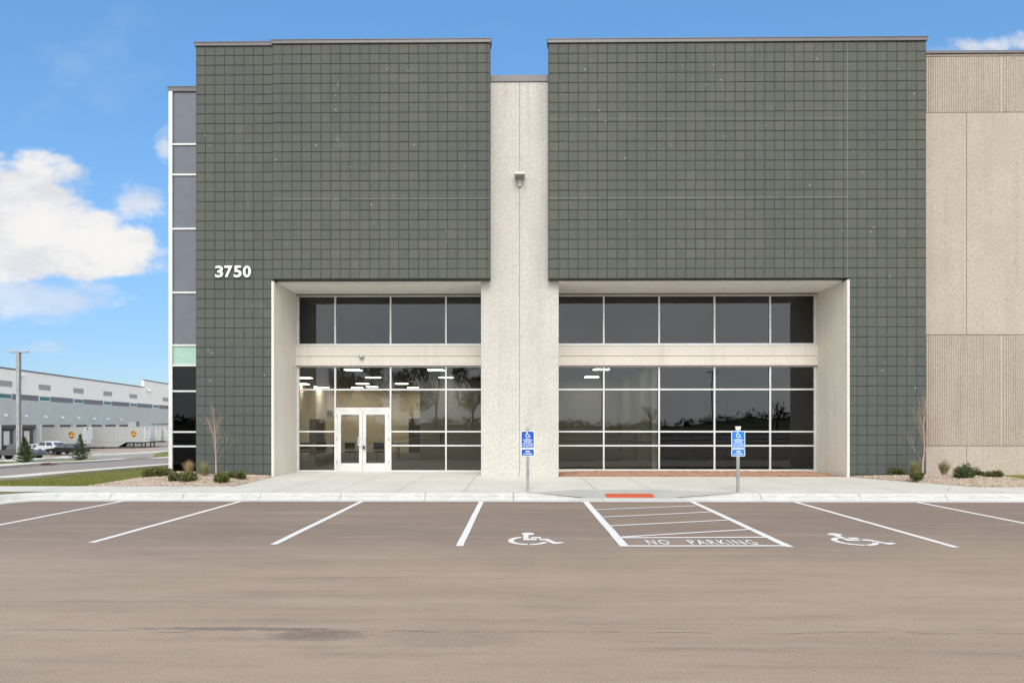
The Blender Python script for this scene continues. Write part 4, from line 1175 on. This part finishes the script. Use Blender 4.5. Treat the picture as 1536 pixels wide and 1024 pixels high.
# teal windows in the band (position of each in the photo)
for (a, b) in ((-12, 17.5), (58.5, 75), (110, 125), (155, 167.5), (194.5, 205), (228.5, 238.5)):
    sa, sb = ws(a), ws(b); mb = MB(); mb.box(sa, sb, -.03, .03, zb_lo+.02, zb_hi-.02); fr = wpart(mb, 'window', M['wh_light'])
    m2 = MB(); m2.box(sa+.15, sb-.15, .03, .04, zb_lo+.12, zb_hi-.1); wpart(m2, 'pane', M['teal'], fr)
zv1 = wz(8, 570.5); zv0 = wz(8, 579.5)
for (a, b) in ((-8, 18), (58, 75.5), (110, 125), (155, 168), (194, 205.5), (244, 256)):
    mb = MB(); sa, sb = ws(a), ws(b)
    for k in range(9): z = zv0+(zv1-zv0)*k/9; mb.box(sa, sb, .0, .05, z+.01, z+(zv1-zv0)/9-.02)
    wpart(mb, 'louvre', M['louvre'])
docks = [(.9, 25.5), (32, 55), (62, 82), (88.4, 107), (113, 131), (136.3, 153), (157, 174), (178, 192.5)]
S_ = [(ws(a), ws(b)) for a, b in docks]
pitch = S_[1][0]-S_[0][0]
S_ = [(S_[0][0]-pitch*k, S_[0][1]-pitch*k) for k in (3, 2, 1)]+S_
mb = MB(); last = s_beg
for (a, b) in S_: mb.box(last, a, -.6, -.001, -2.6, zdk); last = b
mb.box(last, s_end, -.6, -.001, -2.6, zdk); mb.box(s_beg, s_end, -.6, -.001, zdk, zb_lo)
wpart(mb, 'lower_wall', M['wh_blue'])
mb = MB(); mb.box(s_beg, s_end, -59, -58, -2.6, zb_lo); wpart(mb, 'rear_wall', M['wh_blue'])
for i, (a, b) in enumerate(S_):
    mb = MB(); mb.box(a+.001, b-.001, -.6, -.5, -2.6, zdk-.001); mb.box(a+.001, b-.001, -.498, -.12, zdk-.5, zdk-.002)
    d = wpart(mb, 'dock_bay', M['dockdark'])
    m2 = MB(); w = b-a; m2.box(a+w*.40, a+w*.74, -.498, -.45, -1.2, zdk-.9); wpart(m2, 'dock_door', M['dockwhite'], d)
    m3 = MB(); m3.box(a-.45, a-.02, .001, .12, -2.4, zdk); wpart(m3, 'dock_bumper_post', M['dockwhite'], d)
    m3 = MB(); m3.box(a+.2, b-.2, -.495, -.3, -2.55, -1.25); wpart(m3, 'dock_pit', M['black'], d)
sa, sb = ws(192), ws(204); mb = MB(); mb.box(sa, sb, 0, .05, -2.2, wz(198, 632.5)); o = wpart(mb, 'ramp_door', M['dockwhite'])
mb = MB(); mb.box(sb, sb+.9, 0, .3, -2.2, wz(198, 632)); wpart(mb, 'door_surround', M['wh_dark'])
for q in (233, 249):
    mb = MB(); sa = ws(q-5); 
    for k in range(4): mb.box(sa+k*2.2, sa+k*2.2+1.4, 0, .04, wz(q, 636.8), wz(q, 635)); 
    wpart(mb, 'wall_lettering', M['wh_dark'])
pr = None
names = ['first', 'second', 'third', 'fourth', 'fifth', 'sixth', 'seventh', 'eighth']
for k, (px, py) in enumerate(((7.3, 622.7), (38, 624.1), (66.8, 625.2), (93, 626.1), (117, 627), (140, 627.8), (161.3, 628.5), (181, 629.1))):
    s = ws(px); p = WM @ Vector((s, .0, 0)); p.z = wz(px, py)
    if pr is None:
        pr = empty('dock_light'); m1 = MB(); m1.box(0, .22, -.2, .2, -.12, .2); m1.build('housing', M['white_letter'], pr, bevel=.03); m1 = MB(); m1.box(.22, .3, -.16, .16, -.14, .05); m1.build('lens', M['lens'], pr); o = pr
    else: o = copy_tree(pr)
    o.location = p; o.rotation_euler = (0, 0, math.atan2(wn.y, wn.x)); tag(o, 'small white lamp on the blue grey warehouse wall, %s from the left above the docks' % names[k], 'wall light', 'lamps above the warehouse docks')
for (px, py, lab) in ((29, 562.5, 'white floodlight high on the warehouse wall behind the light pole'), (222, 585.5, 'white floodlight high on the warehouse wall below the roof step')):
    s = ws(px); p = WM @ Vector((s, .0, 0)); p.z = wz(px, py); o = empty('floodlight', p, lab, 'floodlight', rz=math.atan2(wn.y, wn.x))
    m1 = MB(); m1.box(0, .4, -.05, .05, -.05, .05); m1.build('arm', M['lamp_grey'], o); m1 = MB(); m1.box(.3, .8, -.8, .8, -.15, .2); m1.build('lamp_head', M['white_letter'], o, bevel=.04)

# trailers, docked square to the wall
def trailer(px_wall, px_front, label, skirt=False, ztop=None, width=2.6, logo=True):
    s0 = ws(px_wall); o3 = W0+wd_*s0
    d = ray(px_front, HZ); d = Vector((d.x, d.y, 0)); det = wn.x*(-d.y)-wn.y*(-d.x)
    L = ((-o3.x)*(-d.y)-(-o3.y)*(-d.x))/det
    root = empty('box_trailer', (o3.x, o3.y, -2.4), label, 'trailer', 'light grey box trailers at the docks', rz=math.atan2(wn.y, wn.x))
    # local: x away from the wall, y = left of that (= along wall, away from the camera)
    zb = 1.12; zt_ = 3.72
    print('trailer', label[:20], L, o3)
    m1 = MB(); m1.box(.1, L-.04, 0, width, zb, zt_); body = m1.build('body', M['trailer'], root)
    m2 = MB(); n = int(L/.6)
    for k in range(n): m2.box(.3+k*.6, .34+k*.6, -.02, -.001, zb+.15, zt_-.1)
    m2.box(.1, L, -.03, -.001, zt_-.1, zt_+.02); m2.box(.1, L, -.03, -.001, zb-.02, zb+.12); m2.build('side_rail', M['trailer'], body)
    m1 = MB(); m1.box(L-.04, L+.06, 0, width, zb, zt_); fr = m1.build('front_wall', M['trailerfront'], root, bevel=.03)
    for (yy, zz_) in ((.35, zb+.45), (width-.35, zb+.45), (.9, zt_-.25)):
        m2 = MB(); m2.box(L+.06, L+.1, yy-.12, yy+.12, zz_-.16, zz_+.12); m2.build('fitting', M['dockdark'], fr)
    m1 = MB(); m1.box(.5, L-.5, .8, 1.0, .85, zb); m1.box(.5, L-.5, width-1.0, width-.8, .85, zb); m1.build('chassis', M['dockdark'], root)
    for xx in (L-2.6,):
        for yy in (.5, width-.5):
            m1 = MB(); m1.box(xx-.08, xx+.08, yy-.06, yy+.06, .05, zb); m1.box(xx-.2, xx+.2, yy-.15, yy+.15, 0, .06); m1.build('landing_leg', M['dockdark'], root)
    for xx in (1.6, 2.9):
        for yy in (.05, width-.45):
            m1 = MB(); m1.tube((xx, yy, .5), (xx, yy+.4, .5), .5, .5, 18); w = m1.build('wheel', M['tyre'], root); m2 = MB(); m2.tube((xx, yy-.01, .5), (xx, yy, .5), .26, .26, 14); m2.build('rim', M['rim'], w)
    if skirt:
        m1 = MB(); m1.prism([(.9, zb), (L-2.9, zb), (L-4.3, .28), (.9, .28)], -.0, .04, 'y'); m1.build('side_skirt', M['trailer'], root)
    if logo:                                  # brown and gold shield
        cx_ = L-1.75; cz_ = (zb+zt_)/2+.05
        sh = [(-.5, .62), (0, .74), (.5, .62), (.56, .1), (.42, -.35), (0, -.72), (-.42, -.35), (-.56, .1)]
        m1 = MB(); m1.prism([(cx_+a*.80, cz_+b*.80) for a, b in sh], -.045, -.031, 'y', M['gold']); m1.prism([(cx_+a*.72, cz_+b*.72) for a, b in sh], -.050, -.0451, 'y', M['brown'])
        m1.prism([(cx_-.36, cz_+.26), (cx_+.36, cz_+.44), (cx_+.38, cz_+.28), (cx_-.1, cz_+.22)], -.055, -.0501, 'y', M['gold'])
        text_into(m1, 'ups', cx_, -.0501, cz_-.08, .62, .46, .006, .05, M['gold'])
        m1.build('emblem', None, root)
    return root
trailer(62, 126, 'leftmost grey box trailer behind the parked cars with a round brown and gold emblem')
trailer(117, 217, 'long grey box trailer with side skirt and a brown and gold shield emblem', True)
trailer(141, 234, 'grey box trailer mostly hidden just right of the long skirted trailer', False, logo=False)
trailer(152, 247, 'rightmost grey box trailer, just its pale front showing beside the building corner', False, logo=False)

# parked cars
def car(px0, base_py, Y, L, paint, label, style, rz=0, flip=False, tall=1.45, width=1.82):
    x0 = PX(px0, Y); z = CAMZ-(base_py-HZ)*Y/F
    root = empty('parked_car' if style != 'pickup' else 'pickup_truck', (x0+L/2, Y, z), label, 'car' if style != 'pickup' else 'pickup truck', 'vehicles parked in the yard', rz=rz+(math.pi if flip else 0))
    H = tall; hw = width/2
    if style == 'sedan':
        low = [(-.5, .22), (-.5, .52), (-.47, .60), (-.30, .66), (.18, .64), (.42, .56), (.49, .46), (.5, .22)]; roof = [(-.36, .64), (-.22, .97), (-.02, 1.0), (.08, .98), (.26, .62)]
    elif style == 'suv':
        low = [(-.49, .22), (-.5, .50), (-.48, .62), (-.40, .64), (.22, .64), (.44, .57), (.49, .46), (.49, .22)]; roof = [(-.47, .63), (-.40, .93), (-.2, 1.0), (.02, .99), (.12, .95), (.28, .62)]
    else:
        low = [(-.49, .28), (-.5, .58), (-.49, .60), (-.12, .60), (.18, .62), (.44, .58), (.49, .50), (.495, .26)]; roof = [(-.13, .60), (-.11, .96), (-.04, 1.0), (.08, .99), (.20, .62)]
    low = [(a*L, b*H) for a, b in low]; roof = [(a*L, b*H) for a, b in roof]
    wx = (-.31*L, .31*L); wr = .34 if style != 'pickup' else .42
    # lower body with wheel arches
    bl = [low[0]]+low[1:]
    arch = []
    for cxw_ in (wx[1], wx[0]):
        for k in range(9): a = R(k*22.5); arch.append((cxw_+(wr+.06)*math.cos(a), max(low[0][1], wr*.98+(wr+.06)*math.sin(a))))
    poly = low+arch
    mb = MB(); n = len(poly); rings_ = []
    for (yy, ins) in ((-hw+.02, .03), (-hw, .0), (hw, .0), (hw-.02, .03)):
        rings_.append([(a, yy, b) for a, b in poly])
    mb.mesh([p for r in rings_[1:3] for p in r], [tuple(range(n)), tuple(range(2*n-1, n-1, -1))]+[(i, n+i, n+(i+1) % n, (i+1) % n) for i in range(n)])
    body = mb.build('body', paint, root, bevel=.035)
    mb = MB(); n = len(roof); tw = hw*.76
    cxr = sum(a for a, _ in roof)/n
    lowr = [(a, -hw+.05, b) if b < .7*H else (a, -tw, b) for a, b in roof]; hir = [(a, hw-.05, b) if b < .7*H else (a, tw, b) for a, b in roof]
    mb.mesh(lowr+hir, [tuple(range(n)), tuple(range(2*n-1, n-1, -1))]+[(i, n+i, n+(i+1) % n, (i+1) % n) for i in range(n)]); cab = mb.build('cabin', paint, root, bevel=.04)
    # side glass, split by a pillar, laid on the sloped side
    def side(a, b, sg):
        t = (b/H-.63)/.37; y = (hw-.05)+(tw-(hw-.05))*max(0, min(1, t)); return (a, sg*(y+.012), b)
    x_l, x_r = roof[0][0], roof[-1][0]; tl, tr = roof[1][0], roof[-2][0]
    for sg in (-1, 1):
        for (f0, f1) in ((.08, .47), (.53, .92)):
            g = lambda f, h: (x_l+(x_r-x_l)*f)*(1-h)+(tl+(tr-tl)*f)*h
            pts = [side(g(f0, .1), (.63+.37*.1)*H, sg), side(g(f1, .1), (.63+.37*.1)*H, sg), side(g(f1, .82), (.63+.37*.82)*H, sg), side(g(f0, .82), (.63+.37*.82)*H, sg)]
            m1 = MB(); m1.face(pts); m1.face([(p[0], p[1]-sg*.02, p[2]) for p in pts]); m1.build('side_window', M['carglass'], root)
    for (p, q, nm, dx) in ((roof[-1], roof[-2], 'windscreen', .015), (roof[0], roof[1], 'rear_window', -.015)):
        m1 = MB(); a = (p[0]+(q[0]-p[0])*.12+dx, p[1]+(q[1]-p[1])*.12); b = (p[0]+(q[0]-p[0])*.88+dx, p[1]+(q[1]-p[1])*.88)
        m1.face([(a[0], -hw*.82, a[1]+.01), (a[0], hw*.82, a[1]+.01), (b[0], tw*.92, b[1]+.01), (b[0], -tw*.92, b[1]+.01)]); m1.build(nm, M['carglass'], root)
    if style == 'pickup':
        m1 = MB(); m1.box(-.485*L, -.14*L, -hw+.1, hw-.1, .56*H, .605*H); m1.build('bed_cover', M['tyre'], root)
    for wx_ in wx:
        for sg in (-1, 1):
            m1 = MB(); y0_, y1_ = sorted((sg*(hw+.01), sg*(hw-.22))); m1.tube((wx_, y0_, wr), (wx_, y1_, wr), wr, wr, 20); w = m1.build('wheel', M['tyre'], root)
            m1 = MB(); yy = sg*(hw+.012); m1.tube((wx_, yy-.004, wr), (wx_, yy+.004, wr), wr*.6, wr*.6, 12); m1.build('rim', M['rim'], w)
    for sg in (-1, 1):
        m1 = MB(); m1.box(.452*L, .485*L+.01, sg*hw*.66-.16, sg*hw*.66+.19, .46*H, .52*H); m1.build('headlight', M['carlight'], root, bevel=.02)
        m1 = MB(); m1.box(-.502*L, -.485*L, sg*hw*.66-.16, sg*hw*.66+.19, .50*H, .58*H); m1.build('tail_light', M['rust'], root, bevel=.02)
        m1 = MB(); m1.box(.16*L, .19*L, *sorted((sg*hw, sg*(hw+.14))), .63*H, .70*H); m1.build('mirror', paint, root, bevel=.02)
    return root
car(-8, 689.5, 70, 5.0, M['cargrey'], 'grey pickup truck cut by the left edge behind the light pole', 'pickup', rz=R(3), tall=1.72, width=1.95)
car(34, 681.5, 90, 4.3, M['carwhite'], 'white car partly hidden behind the spruce and the pickup truck', 'sedan', tall=1.45)
car(56, 681.0, 89, 4.6, M['carwhite'], 'white crossover parked left of the black sedan', 'suv', rz=R(-18), tall=1.75, flip=False)
car(73, 681.8, 86, 4.9, M['cardark'], 'shiny black sedan parked in front of the trailers', 'sedan', rz=R(4), flip=True, tall=1.42)

# ------------------------------------------------------------------ behind the camera, seen only mirrored in the glass
mb = MB(); random.seed(3)
pts = []
for i in range(260):
    x = -260+i*2.1; j = i*.233; h = 1.7+.7*math.sin(j*.37)+.6*math.sin(j*.9+1)+random.uniform(-.35, .45)+(random.random() < .12)*.7+.9*math.exp(-((x-31)/3)**2)+.6*math.exp(-((x-56)/3)**2)+random.uniform(0, .45); pts.append((x, max(.4, h)))
for (x0_, h0), (x1_, h1) in zip(pts, pts[1:]):
    mb.face([(x0_, -95, -.1), (x1_, -95, -.1), (x1_, -112, h1), (x0_, -112, h0)]); mb.face([(x0_, -112, h0), (x1_, -112, h1), (x1_, -160, -.1), (x0_, -160, -.1)])
struct('hills', mb, M['field'], fixn=False)
mb = MB()
for k in range(260):
    q_ = random.choice(pts[70:190]); r_ = random.uniform(.4, 1.3); leafclump(mb, (q_[0]+random.uniform(-1, 1), -111, q_[1]+r_*.3), (r_*1.3, .6, r_), 26, .7)
tag(mb.build('shrubland', M['yew'], fixn=False), kind='stuff')
mb = MB()
for y_, amp, w_ in ((-12.5, 1.3, .5), (-25, 3.0, .8), (-48, 5.0, 1.2)):
    P_ = [(-40+k*2.0, y_+amp*math.sin(k*.31+y_)+amp*.5*math.sin(k*.13)) for k in range(56)]
    for (xa_q, ya_q), (xb_q, yb_q) in zip(P_, P_[1:]):
        mb.mesh([(xa_q, ya_q, .14), (xb_q, yb_q, .14), (xb_q, yb_q-w_, .14), (xa_q, ya_q-w_, .14), (xa_q, ya_q, -.02), (xb_q, yb_q, -.02)], [(0, 1, 2, 3), (0, 4, 5, 1)])
struct('kerb', mb, M['kerbm'])
def big_tree(x, y, h, lab, leafy):
    root = empty('tall_tree', (x, y, 0), lab, 'tree', 'trees across the lot behind the camera')
    mb = MB(); mb.tube((0, 0, -.1), (0, 0, h*.5), .22, .13, 8)
    m2 = MB(); ends_ = []
    for k in range(9):
        a = random.uniform(0, 6.3); d = Vector((math.cos(a)*.6, math.sin(a)*.6, 1)).normalized(); twigs(m2, Vector((0, 0, h*random.uniform(.25, .5))), d, h*.19, .08, 3, .55)
    if leafy:
        for k in range(26):
            a = random.uniform(0, 6.3); r_ = random.uniform(.3, h*.26); zc_ = h*random.uniform(.3, .98); leafclump(m2, (r_*math.cos(a), r_*math.sin(a), zc_), (1.0, 1.0, .8), 60, .55)
    mb.build('trunk', M['bark'], root); m2.build('crown', M['yew'] if leafy else M['bark'], root, fixn=False)
for k, (x, y, h, lf) in enumerate(((-29, -64, 12, 1), (-23, -58, 13.5, 1), (-17.5, -62, 12.5, 1), (-13, -57, 13, 0), (-7.5, -60, 13, 1), (24, -75, 6, 0), (47, -75, 7, 0), (60, -80, 5.5, 1))):
    big_tree(x, y, h, ['dark evergreen', 'bare'][1-lf]+' tree across the parking lot, mirrored in the glass, %s from the left' % (names+['ninth'])[k], lf)
for (x, y, h, lb) in ((9.5, -30, 8.5, 'grey light pole across the lot, mirrored in the window next to the pillar'), (25, -40, 8.5, 'grey light pole across the lot, mirrored in the third window bay')):
    o = empty('light_pole', (x, y, 0), lb, 'light pole'); m1 = MB(); m1.tube((0, 0, 0), (0, 0, h), .1, .06, 8); m1.build('pole', M['galv'], o); m1 = MB(); m1.box(-.7, .7, -.15, .15, h, h+.1); m1.build('lamp_head', M['lamp_grey'], o)

# ------------------------------------------------------------------ light
SUN_EL, SUN_AZ = 42, 178     # azimuth measured clockwise from +Y: light from behind the camera, left
w = bpy.data.worlds.new('World'); scene.world = w; w.use_nodes = True
t = NT(w); bg = t.n['Background']; out = t.n['World Output']
sky = t.new('ShaderNodeTexSky', sky_type='NISHITA'); sky.sun_disc = False; sky.sun_elevation = R(SUN_EL); sky.sun_rotation = R(SUN_AZ); sky.altitude = 200; sky.air_density = 1.0; sky.dust_density = .6; sky.ozone_density = 2.2
tc = t.new('ShaderNodeTexCoord'); sx_ = t.new('ShaderNodeSeparateXYZ'); t.link(tc.outputs['Generated'], sx_.inputs[0])
X, Y, Z = sx_.outputs
Ys = t.math('MAXIMUM', t.math('ABSOLUTE', Y), .05)
U = t.math('DIVIDE', X, Ys); V = t.math('DIVIDE', Z, Ys)
cb = t.new('ShaderNodeCombineXYZ'); t.link(U, cb.inputs[0]); t.link(t.math('MULTIPLY', V, 1.7), cb.inputs[1]); t.link(t.math('SIGN', Y), cb.inputs[2])
nz = t.noise(cb.outputs[0], 5.5, 9, .58, .2); nzf = t.noise(cb.outputs[0], 22, 6, .6)
nn = t.math('ADD', t.math('MULTIPLY', t.math('SUBTRACT', nz, .5), 2.2), t.math('MULTIPLY', t.math('SUBTRACT', nzf, .5), .9))
blobs = [(25, 318, 105, 82, 1), (0, 375, 150, 48, 1), (120, 352, 75, 56, 1), (185, 368, 62, 42, 1), (120, 392, 125, 26, 1), (215, 305, 58, 34, .75), (246, 218, 16, 28, .7), (60, 452, 125, 34, .55), (-40, 440, 140, 34, .6), (60, 520, 60, 12, .3), (1470, 74, 80, 24, .8), (1560, 78, 60, 24, .8)]
acc = None
for (cx_, cy_, a_, b_, k_) in blobs:
    uc, vc = (cx_-VPX)/F, (HZ-cy_)/F
    e = t.math('SQRT', t.math('ADD', t.math('POWER', t.math('DIVIDE', t.math('SUBTRACT', U, uc), a_/F), 2), t.math('POWER', t.math('DIVIDE', t.math('SUBTRACT', V, vc), b_/F), 2)))
    q = t.math('ADD', t.math('SUBTRACT', 1.0, e), t.math('MULTIPLY', nn, .85))
    mk = t.mr(q, -.05, .45, 0, k_) if k_ == 1 else t.mr(t.math('ADD', q, t.math('MULTIPLY', nn, .8)), -.15, .9, 0, k_)
    acc = mk if acc is None else t.math('MAXIMUM', acc, mk)
front = t.mr(Y, .05, .15)
acc = t.math('MULTIPLY', acc, front)
wisps = t.math('MULTIPLY', t.mr(t.noise(cb.outputs[0], 2.2, 7, .6), .58, .85, 0, .22), front)
acc = t.math('MAXIMUM', acc, wisps)
back = t.math('MAXIMUM', t.mr(Y, .05, -.35), t.mr(t.math('ABSOLUTE', X), .70, .86))                       # cloudy sky behind the camera; unseen side clouds added to brighten walls and reveals
backm = t.math('MULTIPLY', back, t.mr(nz, .2, .6, .72, .96))
acc = t.math('MAXIMUM', acc, backm)
skyc = t.mix(1.0, sky.outputs[0], (.56, .86, .92), 'MULTIPLY')
skyc = t.mix(1.0, skyc, t.ramp(t.math('ABSOLUTE', Z), [(0, (.62, .48, .56)), (.10, (.70, .55, .64)), (.30, (.98, .86, .89)), (.55, (1.17, 1.13, 1.17))]), 'MULTIPLY')
CLB = 3.9
shade = t.mr(t.noise(cb.outputs[0], 7, 7, .6), .35, .62)
cl = t.mix(shade, (.80*CLB, .82*CLB, .87*CLB), (1.02*CLB, 1.01*CLB, 1.0*CLB))
cl = t.mix(back, cl, (9.2, 9.2, 9.2))
fin = t.mix(acc, skyc, cl)
t.link(fin, bg.inputs['Color']); bg.inputs['Strength'].default_value = .10
sd = bpy.data.lights.new('sun', 'SUN'); sd.energy = .75; sd.angle = R(25); sd.color = (1, .96, .90)
so = bpy.data.objects.new('sun', sd); COL.objects.link(so)
az = R(SUN_AZ); el = R(SUN_EL)
dirv = Vector((math.sin(az)*math.cos(el), math.cos(az)*math.cos(el), math.sin(el)))   # towards the sun
so.rotation_euler = dirv.to_track_quat('Z', 'Y').to_euler(); so.location = dirv*50

scene.view_settings.view_transform = 'Standard'; scene.view_settings.look = 'None'
scene.view_settings.exposure = 1.22; scene.view_settings.gamma = 1; scene.view_settings.use_curve_mapping = False
scene.cycles.max_bounces = 8; scene.cycles.transparent_max_bounces = 12
